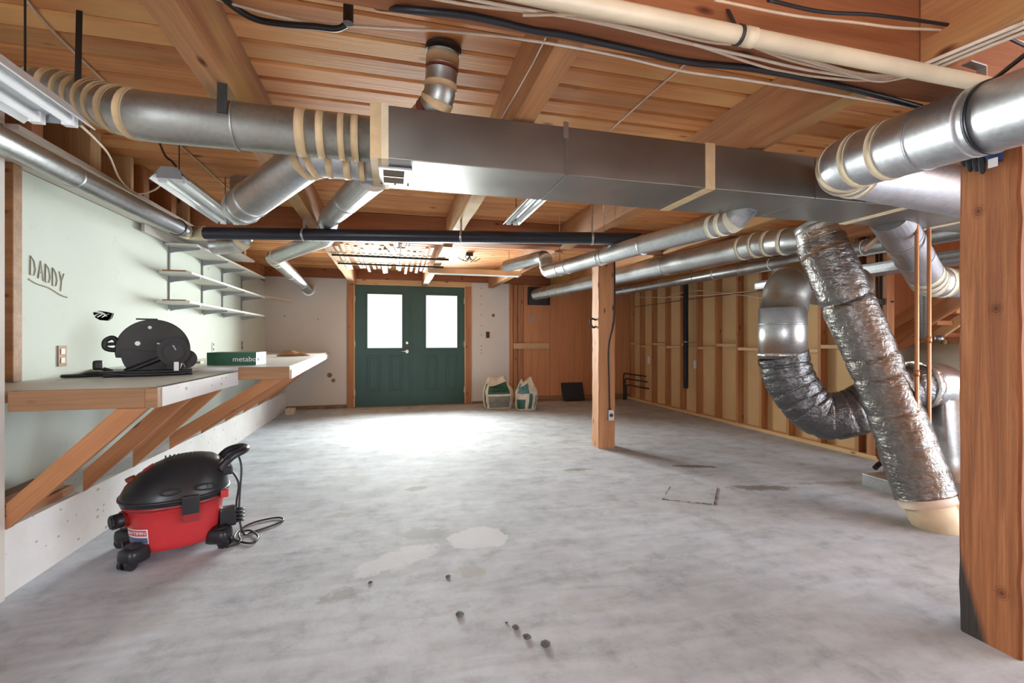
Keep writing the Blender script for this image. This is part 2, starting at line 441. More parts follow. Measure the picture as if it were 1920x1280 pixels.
def sweep(name, pts, r, mat, parent=None, seg=20, cap=True, wall=0., rf=None, smooth=True):
    """tube along pts; r number or function of (fraction); rf(fraction, angle) -> radius factor"""
    pts = [Vector(p) for p in pts]; N = len(pts)
    acc = [0.]
    for i in range(1, N): acc.append(acc[-1]+(pts[i]-pts[i-1]).length)
    tg = []
    for i in range(N):
        d = (pts[min(i+1, N-1)]-pts[max(i-1, 0)]); tg.append(d.normalized())
    u = tg[0].orthogonal().normalized()
    if abs(tg[0].z) < .9:
        u = Vector((0, 0, 1)); u = (u-tg[0]*u.dot(tg[0])).normalized()
    vs, fs = [], []
    for i in range(N):
        u = (u-tg[i]*u.dot(tg[i])).normalized(); w = tg[i].cross(u)
        f = acc[i]/acc[-1]; rr = r(f) if callable(r) else r
        for k in range(seg):
            a = 2*PI*k/seg; q = rr*(rf(f, a) if rf else 1)
            vs.append(pts[i]+u*math.cos(a)*q+w*math.sin(a)*q)
    for i in range(N-1):
        for k in range(seg):
            k2 = (k+1) % seg
            fs.append((i*seg+k, (i+1)*seg+k, (i+1)*seg+k2, i*seg+k2)[::-1])
    if cap:
        fs.append(tuple(range(seg))); fs.append(tuple((N-1)*seg+k for k in range(seg))[::-1])
    o = mesh(name, vs, fs, mat, parent)
    if smooth:
        me = o.data
        me.polygons.foreach_set('use_smooth', [len(p.vertices) == 4 for p in me.polygons])
    return o
def ringband(name, path, d, w, r, mat, parent, seg=24):
    return sweep(name, path.sub(max(0, d-w/2), min(path.L, d+w/2)), r, mat, parent, seg)
def loft(name, rings, mat, parent=None, smooth=True, cap=True):
    n = len(rings[0]); vs = [v for r in rings for v in r]; fs = []
    for i in range(len(rings)-1):
        for k in range(n):
            k2 = (k+1) % n; fs.append((i*n+k, i*n+k2, (i+1)*n+k2, (i+1)*n+k))
    if cap: fs.append(tuple(range(n))[::-1]); fs.append(tuple((len(rings)-1)*n+k for k in range(n)))
    o = mesh(name, vs, fs, mat, parent)
    if smooth: o.data.polygons.foreach_set('use_smooth', [len(p.vertices) == 4 for p in o.data.polygons])
    return o
def prism(name, poly, axis, a0, a1, mat, parent=None, bev=0.):
    """polygon in the plane across 'axis', from a0 to a1"""
    bm = bmesh.new()
    def v3(p, a): return {'x': (a, p[0], p[1]), 'y': (p[0], a, p[1]), 'z': (p[0], p[1], a)}[axis]
    A = [bm.verts.new(v3(p, a0)) for p in poly]; B = [bm.verts.new(v3(p, a1)) for p in poly]; n = len(poly)
    bm.faces.new(A); bm.faces.new(B[::-1])
    for i in range(n): bm.faces.new((A[i], B[i], B[(i+1) % n], A[(i+1) % n]))
    bmesh.ops.recalc_face_normals(bm, faces=bm.faces)
    if bev: bmesh.ops.bevel(bm, geom=list(bm.edges), offset=bev, segments=2, affect='EDGES')
    return frombm(name, bm, mat, parent)
def text(name, s, size, mat, mw, parent, depth=.0012):
    cu = bpy.data.curves.new(name, 'FONT'); cu.body = s; cu.size = size; cu.extrude = depth; cu.align_x = 'CENTER'; cu.align_y = 'CENTER'
    t = bpy.data.objects.new(name, cu); C.objects.link(t)
    dg = bpy.context.evaluated_depsgraph_get(); dg.update()
    me = bpy.data.meshes.new_from_object(t.evaluated_get(dg))
    bpy.data.objects.remove(t)
    me.materials.clear(); me.materials.append(M[mat])
    o = bpy.data.objects.new(name, me); C.objects.link(o); o.matrix_world = mw
    return put(o, parent)
def frame(p, nrm, up=(0, 0, 1)):
    z = Vector(nrm).normalized(); u = Vector(up); y = (u-z*u.dot(z)).normalized(); x = y.cross(z)
    return Matrix.Translation(Vector(p)) @ Matrix((x, y, z)).transposed().to_4x4()

# ------------------------------------------------------------------ setting
XL, XR, YB, ZC, ZB = -1.94, 4.35, 8.10, 2.28, 2.035   # left drywall, right stud face, back wall, ceiling, beam bottom
XS = -1.63                                            # concrete stem wall face
fl = box('floor', -2.3, 6.0, -2.6, 8.4, -.12, 0, 'concrete'); tag(fl, None, None, kind='structure')

# floor saw-cut patch: a slightly proud slab with a broken edge
pc = [U(1262, 908, z=0), U(1345, 912, z=0), U(1338, 946, z=0), U(1243, 936, z=0)]
vs = [(p.x, p.y, .0005) for p in pc]+[(p.x, p.y, .006) for p in pc]
mesh('patch', vs, [(0, 3, 2, 1), (4, 5, 6, 7), (0, 1, 5, 4), (1, 2, 6, 5), (2, 3, 7, 6), (3, 0, 4, 7)], 'concrete', fl)
for a, b_, w in [(0, 3, .012), (1, 2, .009), (2, 3, .008)]:
    q0, q1 = pc[a], pc[b_]; pts = []
    for k in range(13):
        f = k/12; p = q0.lerp(q1, f); pts.append(Vector((p.x+random.uniform(-.008, .008), p.y+random.uniform(-.008, .008), .003)))
    sweep('crack', pts, lambda f, w=w: w*.28*(.5+.9*abs(math.sin(f*9+w*700))), 'stone', fl, 6)

# ceiling: slab + tongue-and-groove planks
ce = box('ceiling', -2.2, 6.0, -2.6, 8.3, ZC+.035, ZC+.10, 'cavity'); tag(ce, None, None, kind='structure')
pitch = .1335; gap = .0055; ch = .009
k = 0; y = -1.2
cuts = [-.6, .53, 1.69, 2.85]
while y < 8.25:
    y0, y1 = y+gap, y+pitch-gap
    prof = [(y0, ZC+ch), (y0+ch, ZC), (y1-ch, ZC), (y1, ZC+ch), (y1, ZC+.034), (y0, ZC+.034)]
    cutx = cuts[(k*7+k*k) % 4]
    for (a, c) in ((-2.1, cutx-.001), (cutx+.001, 6.0)):
        prism('plank', prof, 'x', a, c, 'plank', ce)
    y += pitch; k += 1

# left side
def wall_left():
    # drywall sheet with a broken hole
    bm = bmesh.new()
    ya, yb, za, zb = 3.06, YB, .29, 2.04
    outer = [(ya, za), (yb, za), (yb, zb), (ya, zb)]
    hc = U(195, 591, x=XL)
    hole = []
    for i, (dy, dz) in enumerate([(-.125, .012), (-.10, -.02), (-.05, -.035), (.0, -.03), (.06, -.036), (.10, -.015), (.125, .02), (.06, .026), (.0, .018), (-.05, .03), (-.09, .02)]):
        hole.append((hc.y+dy, hc.z+dz))
    es = []
    for loop in (outer, hole):
        vs = [bm.verts.new((XL, p[0], p[1])) for p in loop]
        for i in range(len(vs)): es.append(bm.edges.new((vs[i], vs[(i+1) % len(vs)])))
    bmesh.ops.triangle_fill(bm, edges=es, use_beauty=True)
    bad = [f for f in bm.faces if all((v.co.y, v.co.z) and min((v.co-Vector((XL, h[0], h[1]))).length for h in hole) < 1e-5 for v in f.verts)]
    inner = [f for f in bad if abs(f.calc_center_median().y-hc.y) < .11]
    bmesh.ops.delete(bm, geom=inner, context='FACES_ONLY')
    r = bmesh.ops.extrude_face_region(bm, geom=list(bm.faces))
    for v in r['geom']:
        if isinstance(v, bmesh.types.BMVert): v.co.x -= .0127
    bmesh.ops.recalc_face_normals(bm, faces=bm.faces)
    w = frombm('wall_left', bm, 'drywall'); tag(w, None, None, kind='structure')
    # sheathing behind the sheet, wire scraps in the hole
    box('sheathing', XL-.14, XL-.11, 2.5, YB, .29, ZC+.03, 'cavity', w)
    for q in range(3):
        a = hc+Vector((-.03, -.07+q*.05, -.012)); b_ = hc+Vector((-.012, -.02+q*.05, .014))
        sweep('wire', [a, (a+b_)/2+Vector((.008, 0, .008)), b_], .004, 'steel', w, 6)
    fl_ = [(XL+.001, hc.y-.11, hc.z+.02), (XL+.03, hc.y-.06, hc.z+.004), (XL+.024, hc.y-.01, hc.z-.006), (XL+.001, hc.y-.02, hc.z+.022), (XL-.001, hc.y-.06, hc.z+.026)]
    mesh('torn_flap', fl_+[(v[0]-.003, v[1], v[2]-.003) for v in fl_], [(0, 1, 2, 3, 4), (9, 8, 7, 6, 5), (0, 5, 6, 1), (1, 6, 7, 2), (2, 7, 8, 3), (3, 8, 9, 4), (4, 9, 5, 0)], 'drywall', w)
    # pencilled word
    o = U(55, 512, x=XL); e = U(122, 545, x=XL)
    def pt(s, tt): # s along the word, tt letter height
        return Vector((XL+.0015, o.y+(e.y-o.y)*s, o.z+(e.z-o.z)*s-.006+tt*.105))
    L = {'D': [[(0, 0), (.02, 1), (.6, .8), (.85, .4), (.6, .05), (0, 0)]], 'A': [[(0, 0), (.45, 1), (.9, 0)], [(.2, .4), (.7, .4)]], 'Y': [[(0, 1), (.4, .5), (.85, 1)], [(.4, .5), (.25, -.1)]]}
    for i, chh in enumerate('DADDY'):
        for st in L[chh]:
            sweep('handwriting', [pt((i+.08+.8*p[0])/5, p[1]) for p in st], .0034, 'pencil', w, 5)
    sweep('handwriting', [pt(s, -.28-.05*math.sin(s*9)) for s in [-.02, .1, .2, .35, .5, .65, .8, .95, 1.05]], .0045, 'pencil', w, 5)
    return w
wl = wall_left()
ws = box('wall_left_footing', -2.3, XS, 2.5, YB, 0, .295, 'stemwall'); tag(ws, None, None, kind='structure')
wn = box('wall_left_near', -2.3, -1.615, -2.6, 2.49, 0, ZC, 'drywallback'); tag(wn, None, None, kind='structure')
tr = box('trim_1', XL-.02, XL+.035, 2.99, 3.055, .90, 2.04, 'dirty', bev=.004); tag(tr, None, None, kind='structure')
tr = box('trim_2', -2.12, XL-.005, 2.5, 2.985, .9, 2.04, 'stud_z'); tag(tr, None, None, kind='structure')
wlo = box('wall_left_lower', XL-.013, XL, 2.49, 3.06, .29, .90, 'drywall'); tag(wlo, None, None, kind='structure')
# boxed ledge along the wall top, with cripple blocks above it
le = box('trim_3', XL, -1.585, 2.52, 6.15, 2.042, 2.066, 'drywallback', bev=.003); tag(le, None, None, kind='structure')
for yy, w in [(2.62, .09), (3.05, .12), (3.46, .04), (3.62, .09), (4.02, .10), (4.3, .07), (4.9, .09), (5.35, .09), (5.8, .09)]:
    box('block', XL+.03, -1.60, yy, yy+w*.8, 2.066, ZC-.001, random.choice(['stud_z', 'pine_z']), le)
rim = box('trim_4', -2.10, XL, 2.5, YB, 2.05, ZC+.03, 'stud_y'); tag(rim, None, None, kind='structure')

# back wall
wb = box('wall_back', -2.3, -.716, YB, YB+.14, 0, 2.125, 'drywallback'); tag(wb, None, None, kind='structure')
wb2 = box('wall_back_right', 1.346, 2.03, YB, YB+.14, 0, 2.125, 'drywallback'); tag(wb2, None, None, kind='structure')
hd = box('trim_5', -2.2, 4.6, YB-.03, YB+.14, 2.125, ZC-.001, 'girder', bev=.004); tag(hd, None, None, kind='structure')
wp = box('wall_back_plywood', 2.03, 4.7, YB+.05, YB+.14, 0, 2.125, 'plywood'); tag(wp, None, None, kind='structure')
for i, (a, c, yy) in enumerate([(2.03, 2.10, .0), (2.115, 2.185, .012), (2.20, 2.30, .024)]):
    box('stud', a, c, YB+yy, YB+.06, .05, 2.12, 'stud_z', wp, .004)
box('panel', 2.31, 2.80, YB+.038, YB+.052, .10, 2.12, 'plywood', wp, .002)
box('panel', 2.815, 4.02, YB+.032, YB+.052, .10, 2.12, 'plywood', wp, .002)
box('panel', 4.035, 4.6, YB+.036, YB+.052, .10, 2.12, 'plywood', wp, .002)
box('ledger', 2.105, 2.78, YB-.03, YB+.012, .96, 1.06, 'pine_x', wp, .004)
box('bottom_plate', 2.03, 4.6, YB-.01, YB+.05, 0, .09, 'dirty', wp, .004)
bb = box('baseboard_back', -1.63, -.72, YB-.03, YB, 0, .06, 'sill', bev=.004); tag(bb, None, None, kind='structure')
bb = box('baseboard_right', 1.36, 2.03, YB-.02, YB, 0, .045, 'sill', bev=.004); tag(bb, None, None, kind='structure')
# door casing
for i, (a, c, z0, z1, mt) in enumerate([(-.715, -.612, 0, 2.05, 'pine_z'), (1.246, 1.345, 0, 2.05, 'pine_z'), (-.715, 1.345, 2.05, 2.125, 'pine_x')]):
    t_ = box('trim_%d' % (6+i), a, c, YB-.022, YB+.02, z0, z1, 'stud_z' if i < 2 else 'pine_x', bev=.004); tag(t_, None, None, kind='structure')
    if i < 2: box('jamb', (c-.0 if i == 0 else a-.018), (c+.018 if i == 0 else a), YB-.005, YB+.12, 0, 2.05, 'pine_z', t_)
box('jamb', -.612, 1.246, YB-.005, YB+.12, 2.035, 2.05, 'pine_x', t_)
th_ = box('trim_9', -.612, 1.246, YB-.03, YB+.13, 0, .013, 'sill', bev=.002); tag(th_, None, None, kind='structure')
def door(n, x0, x1, wx0, wx1, hinge_left):
    d = thing('door_%d' % n, (x0, YB, 0), None, None); tag(d, None, None, kind='structure')
    y0, y1 = YB+.012, YB+.056
    wz0, wz1 = .985, 1.885
    for (a, c, e, f) in ((x0, wx0, .012, 2.033), (wx1, x1, .012, 2.033)):
        box('stile', a, c, y0, y1, e, f, 'door', d)
    box('rail', wx0, wx1, y0, y1, wz1, 2.033, 'door', d)
    lr = box('lower_panel', wx0, wx1, y0, y1, .012, wz0, 'door', d)
    # glazing frame + pane
    for (a, c, e, f) in ((wx0-.03, wx0, wz0-.03, wz1+.03), (wx1, wx1+.03, wz0-.03, wz1+.03), (wx0, wx1, wz1, wz1+.03), (wx0, wx1, wz0-.03, wz0)):
        box('glazing_bead', a, c, y0-.012, y0+.001, e, f, 'door', d, .004)
    box('pane', wx0, wx1, y0+.012, y0+.02, wz0, wz1, 'pane', d)
    # raised panels in the lower half
    cx = (wx0+wx1)/2
    for (a, c) in ((wx0-.01, cx-.07), (cx+.07, wx1+.01)):
        for (p, q, r, s) in ((a, a+.018, .26, .86), (c-.018, c, .26, .86), (a+.018, c-.018, .842, .86), (a+.018, c-.018, .26, .278)):
            box('panel_moulding', p, q, y0-.010, y0+.001, r, s, 'door', d, .004)
        box('raised_panel', a+.045, c-.045, y0-.007, y0+.001, .305, .815, 'door', d, .005)
    for z in (.25, 1.05, 1.8):
        xx = x0 if hinge_left else x1
        box('hinge', xx-.012, xx+.008, y0-.008, y0, z-.05, z+.05, 'steel', d, .002)
    return d
d1 = door(1, -.594, .312, -.395, .165, True)
d2 = door(2, .318, 1.228, .565, 1.10, False)
box('astragal', .29, .335, YB+.002, YB+.012, .012, 2.033, 'door', d1, .003)
p = Vector((.245, YB+.01, .925))
sweep('door_knob', [p, p+Vector((0, -.03, 0)), p+Vector((0, -.035, 0)), p+Vector((0, -.06, 0)), p+Vector((0, -.07, 0))], lambda f: .032 if f < .2 else (.014 if f < .55 else .026), 'chrome', d1, 16)
sweep('lever', [p+Vector((0, -.055, 0)), p+Vector((-.05, -.06, .004)), p+Vector((-.10, -.055, .0))], .010, 'chrome', d1, 10)
p = Vector((.245, YB+.01, 1.07))
sweep('deadbolt', [p, p+Vector((0, -.02, 0)), p+Vector((0, -.028, 0))], lambda f: .03 if f < .8 else .022, 'chrome', d1, 16)

# right wall: studs, blocking, plate, sheathing
wr = box('wall_right', XR+.09, XR+.13, 3.3, YB+.1, 0, 2.26, 'underlay'); tag(wr, None, None, kind='structure')
ys = [3.36, 3.52, 3.93, 4.335, 4.74, 5.14, 5.55, 5.96, 6.36, 6.77, 7.18, 7.58, 7.95]
st = box('stud', XR, XR+.089, 0, .038, .04, 2.2, 'stud_z', wr, .002)
st.location.y = ys[0]
for yy in ys[1:]:
    o = st.copy(); C.objects.link(o); o.parent = wr; o.location.y = yy
for i, (a, c) in enumerate(zip(ys[1:-1], ys[2:])):
    zz = .985 if i % 2 else 1.03
    box('blocking', XR, XR+.089, a+.038, c, zz, zz+.038, 'pine_y', wr, .002)
box('bottom_plate', XR-.002, XR+.089, 3.3, YB, 0, .04, 'pine_y', wr, .002)
box('top_plate', XR-.002, XR+.089, 3.3, YB, 2.2, 2.26, 'stud_y', wr, .002)
for p_, zz in ((U(1217, 675, x=XR), 0), (U(1304, 683, x=XR+.07), 0)):
    box('outlet', p_.x-.012, p_.x+.002, p_.y-.035, p_.y+.035, p_.z-.06, p_.z+.06, 'white', wr, .004)
wf = box('wall_front_unseen', -.4, 6.0, -2.75, -2.6, 0, ZC, 'plywood'); tag(wf, None, None, kind='structure')  # unseen wall added behind the camera, left end open for fill light
# stair well wall beyond the mechanical corner, cut short to let side daylight in
we = box('wall_right_stairwell', 5.6, 5.72, 1.2, 8.2, 0, ZC, 'plywood'); tag(we, None, None, kind='structure')

# ------------------------------------------------------------------ timber frame
BX = [-.615, .535, 1.69, 2.85, 4.0]
g1 = box('timber_girder', -1.6, 5.6, 1.13, 1.295, 2.0, ZC-.002, 'girder', bev=.006)
tag(g1, 'wide rough timber girder with cables stapled along its underside', 'girder')
g2 = box('timber_girder', -1.90, 5.6, 4.43, 4.615, 2.055, ZC-.002, 'girder', bev=.006)
tag(g2, 'dark red timber girder across the room above the black drain pipe', 'girder')
for x in BX:
    for (a, c, lab, gr) in ((1.297, 4.428, 'rough timber ceiling beam spanning above the metal ducts between the girders', 'beams between the two girders'),
                        (4.617, YB-.032, 'rough timber ceiling beam spanning from the dark girder to the door wall', 'beams towards the door wall')):
        bm = bmesh.new()
        N = 14; rows = []
        for i in range(N+1):
            yy = a+(c-a)*i/N; j = lambda: random.uniform(-.003, .003)
            rows.append([bm.verts.new((x-.045+j(), yy, ZB+j())), bm.verts.new((x+.045+j(), yy, ZB+j())), bm.verts.new((x+.045+j(), yy, ZC-.001)), bm.verts.new((x-.045+j(), yy, ZC-.001))])
        for i in range(N):
            for q in range(4): bm.faces.new((rows[i][q], rows[i][(q+1) % 4], rows[i+1][(q+1) % 4], rows[i+1][q]))
        bm.faces.new(rows[0][::-1]); bm.faces.new(rows[-1])
        bmesh.ops.recalc_face_normals(bm, faces=bm.faces)
        tag(frombm('ceiling_beam', bm, 'beam'), lab, 'beam', gr)
nb = box('ceiling_beam', 1.645, 1.75, -2.5, 1.128, 2.0, ZC-.002, 'beam', bev=.004)
tag(nb, 'timber beam carrying cables, butting the wide girder beside the cream pipe', 'beam')

def post(name, x0, x1, y0, y1, z1, mat, label):
    bm = bmesh.new(); N = 22; rows = []
    for i in range(N+1):
        z = z1*i/N; j = lambda: random.uniform(-.0025, .0025)
        e = .006*(i == 0)
        rows.append([bm.verts.new((x0+j(), y0+j(), z)), bm.verts.new((x1+j(), y0+j(), z)), bm.verts.new((x1+j(), y1+j(), z)), bm.verts.new((x0+j(), y1+j(), z))])
    for i in range(N):
        for q in range(4): bm.faces.new((rows[i][q], rows[i][(q+1) % 4], rows[i+1][(q+1) % 4], rows[i+1][q]))
    bm.faces.new(rows[0][::-1]); bm.faces.new(rows[-1]); bmesh.ops.recalc_face_normals(bm, faces=bm.faces)
    vert = [e for e in bm.edges if abs(e.verts[0].co.z-e.verts[1].co.z) > .02]
    bmesh.ops.bevel(bm, geom=vert, offset=.008, segments=2, affect='EDGES')
    return tag(frombm(name, bm, mat), label, 'post')
pn = post('timber_post', 2.122, 2.305, 1.135, 1.318, 1.998, 'postnear', 'thick timber post with deep weathered grain and scorched foot')
pm = post('timber_post', 2.062, 2.247, 4.43, 4.60, 2.053, 'postmid', 'square timber post with black cable and outlet box on its face')
cab = smoothpath([(2.235, 4.424, 2.0), (2.237, 4.421, 1.6), (2.225, 4.42, 1.3), (2.17, 4.42, 1.05), (2.172, 4.42, .7), (2.18, 4.42, .40)])
sweep('cable', cab, .008, 'black', pm, 8)
ob = box('outlet_box', 2.155, 2.215, 4.395, 4.43, .29, .40, 'steel', pm, .004)
sweep('socket', [(2.185, 4.396, .345), (2.185, 4.390, .345)], .019, 'black', ob, 16)
sweep('hook', smoothpath([(2.06, 4.5, 1.33), (2.01, 4.5, 1.34), (2.0, 4.5, 1.30), (2.03, 4.5, 1.25), (2.06, 4.5, 1.26)]), .010, 'iron', pm, 8)

# ------------------------------------------------------------------ ducts
def duct(name, label, pts, rs, r, mat, bends=.12, tapes=(), tapemat='tape', tw=.03, seams=(), seg=28, cat='duct', cap=True, elbows=(), group=None):
    """round duct; tapes / seams given as fractions of length"""
    P = Path(fillet(pts, rs))
    t = thing(name, P.p[0], label, cat, group)
    rf = r if callable(r) else (lambda f: r)
    sweep('pipe', P.sub(0, P.L), r, mat, t, seg, cap)
    for f in tapes:
        sweep('tape_band', P.sub(max(0, f*P.L-tw/2), min(P.L, f*P.L+tw/2)), rf(f)+.003, tapemat, t, seg)
    for f in seams:
        sweep('seam', P.sub(max(0, f*P.L-.004), min(P.L, f*P.L+.004)), rf(f)+.004, mat, t, seg)
    return t, P
def fr(P, *pts): return [P.near(q)/P.L for q in pts]

# rectangular trunk
RX0, RX1, RY0, RY1, RZ0, RZ1 = -.075, 3.9, 1.857, 2.222, 1.818, 2.022
rt = thing('trunk_duct', (RX0, RY0, RZ0), 'long rectangular sheet metal trunk duct with access plate', 'duct')
secs = [RX0, .715, 1.42, 2.02, 2.62, 3.25, RX1]
for i in range(6):
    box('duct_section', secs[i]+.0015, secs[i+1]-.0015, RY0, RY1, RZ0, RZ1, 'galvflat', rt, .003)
def wrapband(x0, x1, mat, tilt=0.):
    e = .004
    vs = []
    for (y, z, s) in ((RY0-e, RZ1+e, 0), (RY0-e, RZ0-e, 0), (RY1+e, RZ0-e, tilt), (RY1+e, RZ1+e, tilt)):
        vs += [(x0+s, y, z), (x1+s, y, z)]
    for (y, z, s) in ((RY0, RZ1, 0), (RY0, RZ0, 0), (RY1, RZ0, tilt), (RY1, RZ1, tilt)):
        vs += [(x0+s, y, z), (x1+s, y, z)]
    fs = []
    for i in range(4):
        a = 2*i; b2 = 2*((i+1) % 4)
        fs += [(a, a+1, b2+1, b2), (a, b2, b2+8, a+8), (a+1, a+9, b2+9, b2+1)]
    return mesh('tape_band', vs, fs, mat, rt)
wrapband(RX0-.006, RX0+.035, 'tape'); wrapband(RX0+.035, RX0+.062, 'tapepale')
wrapband(1.395, 1.445, 'tape'); wrapband(2.60, 2.65, 'tapepale'); wrapband(3.22, 3.27, 'tapepale')
box('seam', .708, .722, RY0-.006, RY0, RZ0-.004, RZ1+.004, 'galvflat', rt)
box('hanger_strap', .700, .722, RY0-.008, RY0-.005, RZ1-.05, ZB+.005, 'steel', rt)
for x in (2.33, 2.47): box('seam', x, x+.006, RY0-.006, RY0, RZ0, RZ1, 'galvflat', rt)
# access plate on the underside
pa = U(741, 329, z=RZ0)
ap = box('access_plate', pa.x-.066, pa.x+.066, pa.y-.105, pa.y+.108, RZ0-.006, RZ0, 'galvflat', rt, .001)
box('plate_window', pa.x-.048, pa.x+.036, pa.y-.085, pa.y+.08, RZ0-.0075, RZ0-.006, 'cavity', ap)
box('plate_bar', pa.x-.048, pa.x+.036, pa.y-.006, pa.y+.002, RZ0-.0085, RZ0-.0075, 'brass', ap)
box('plate_handle', pa.x-.066, pa.x+.066, pa.y-.115, pa.y-.100, RZ0-.014, RZ0-.004, 'steel', ap, .002)
for sx in (-.058, .0, .056):
    for sy in (-.092, .096):
        sweep('screw', [(pa.x+sx, pa.y+sy, RZ0-.006), (pa.x+sx, pa.y+sy, RZ0-.009)], .004, 'iron', ap, 8)

# left round trunk, front run
pts = [(RX0+.01, 1.95, 1.92), (-.90, 1.95, 1.92), (-1.2, 2.10, 2.06), (-1.62, 2.27, 2.14)]
P = Path(fillet(pts, [.28, .3], 12))
fq = lambda u, v, z: P.near(U(u, v, z=z))/P.L
lt, P = duct('round_duct', 'round metal duct with tan tape bands curving to the left wall', pts, [.3, .35], lambda f: .085 if f < .5 else .085-.032*min(1, (f-.5)/.3), 'galvold', seams=(.30,))
for d, w in [(.075, .035), (.125, .03), (.20, .035), (.27, .045), (.83, .03), (.89, .03), (.945, .03), (1.0, .03), (1.06, .032), (1.12, .03), (1.20, .04), (1.28, .05), (1.37, .06)]:
    f = d/P.L; rr = .085 if f < .5 else .085-.032*min(1, (f-.5)/.3)
    ringband('tape_band', P, d, w*.75, rr+.0035, 'tape', lt)
for (sx, z1) in ((-.585, ZB), (-1.13, ZC)):
    q = P.at(P.near((sx, 1.95, 1.95)))
    if sx > -1: board('hanger_strap', (sx, 1.95-.089, 1.925), (sx, 1.955-.089, 2.04), .032, .004, 'iron', lt, up=(1, 0, 0), bev=0)
    else: board('hanger_strap', (q.x, q.y-.07, q.z-.04), (q.x, q.y-.06, z1), .018, .004, 'iron', lt, up=(1, 0, 0), bev=0)
# back run turning away to the left
pts = [(RX0+.01, 2.13, 1.905), (-.33, 2.135, 1.905), (-.745, 2.64, 1.79), (-1.0, 3.62, 2.07), (-1.04, 3.75, ZC-.002)]
bt, P = duct('round_duct', 'taped round duct dropping from the trunk end past the strip light', pts, [.16, .10, .1], .086, 'galv', seams=(.36, .40))
for d, w in [(.06, .03), (.12, .035), (.19, .03), (.25, .03), (.29, .03)]:
    ringband('tape_band', P, d, w*.8, .0895, 'tape', bt)
ringband('seam', P, P.near((-.72, 2.62, 1.82)), .01, .091, 'galv', bt)
q = U(456, 452, y=4.86)
bt2, P = duct('round_duct', 'short duct elbow dropping between the black pipe and the wall shelves', [(q.x+.02, 4.84, ZC-.002), (q.x, 4.86, q.z-.02), (q.x-.28, 5.0, q.z-.03)], [.1], .084, 'galv', seams=(.5,))
ringband('tape_band', P, P.L*.45, .03, .088, 'tapepale', bt2)
sweep('hanger_wire', [U(462, 340, t=2.5), U(464, 360, t=2.45), U(466, 358, t=2.40)], .004, 'iron', bt, 6)
# branch to the door wall
pts = [(-.08, 2.19, 1.86), (-1.17, 5.05, 1.915), (-1.19, 5.3, 1.95), (-1.30, YB+.02, 1.925)]
b3, P = duct('round_duct', 'round metal duct crossing behind the black pipe and entering the white wall', [pts[0], (-.465, 3.78, 2.04), (-.52, 4.06, 1.955), (-.80, 4.52, 1.95), (-1.16, 5.15, 1.95), pts[3]], [.3, .25, .4, .16], .072, 'galv', seams=(.12, .28, .55, .7, .86))
for q in ((-1.10, 5.0, 1.93), (-1.16, 5.2, 1.94), (-1.17, 5.33, 1.94)): ringband('tape_band', P, P.near(q), .03, .076, 'mastic', b3)
ringband('wall_collar', P, P.L-.03, .02, .10, 'steel', b3)
# stub up through the ceiling
s0 = U(833, 82, z=ZC)
st_, P = duct('ceiling_stub_duct', 'short taped duct rising from the trunk through the planks', [(s0.x-.14, 2.10, 2.0), (s0.x-.015, s0.y+.05, 2.075), (s0.x, s0.y+.02, ZC-.001)], [.09], .062, 'galvold')
for d, w, mt in [(.055, .04, 'tape'), (.085, .012, 'rust'), (.15, .022, 'tape'), (.205, .02, 'tape'), (.25, .03, 'rust')]:
    if d < P.L: ringband('tape_band', P, P.L-d, w, .0655, mt, st_)
ringband('ceiling_flange', P, P.L-.012, .024, .070, 'iron', st_)

# pipe run along the left wall top
pl_pts = [U(-60, 238, z=1.965), (-1.608, 3.2, 1.965), (-1.605, 4.12, 1.965)]
lp, P = duct('wall_pipe', 'shiny metal pipe along the top of the left wall', [(-1.575, .9, 1.93), (-1.495, 3.92, 1.93)], [], .054, 'galv', seams=(.62,), seg=24)
ringband('clamp', P, P.L-.07, .014, .061, 'iron', lp)
sweep('coupling', [(-1.495, 3.92, 1.93), (-1.494, 3.965, 1.93)], .048, 'chrome', lp, 24)
# black drain pipe across the room with a tan elbow
bp = thing('drain_pipe', (-1.4, 4.0, 1.93), 'long black plastic drain pipe hung across the room', 'pipe')
e0 = Vector((-1.52, 4.27, 1.975))
P = Path([U(382, 437, t=3.54), U(1200, 448, t=3.54)])
sweep('pipe', P.p, .046, 'blackpipe', bp, 24)
el = fillet([(-1.494, 3.965, 1.93), (-1.49, 4.035, 1.93), P.p[0]+Vector((.01, 0, 0))], .06)
sweep('elbow', el, .053, 'pvc', bp, 24)
for u in (570, 866, 1112):
    q = P.at(P.near(U(u, 440, t=3.54)))
    ringband('pipe_hanger', P, P.near(q), .016, .0485, 'steel', bp)
    board('hanger_strap', q+Vector((0, .0, .04)), (q.x, q.y, ZC-.001), .016, .003, 'steel', bp, up=(1, 0, 0), bev=0)

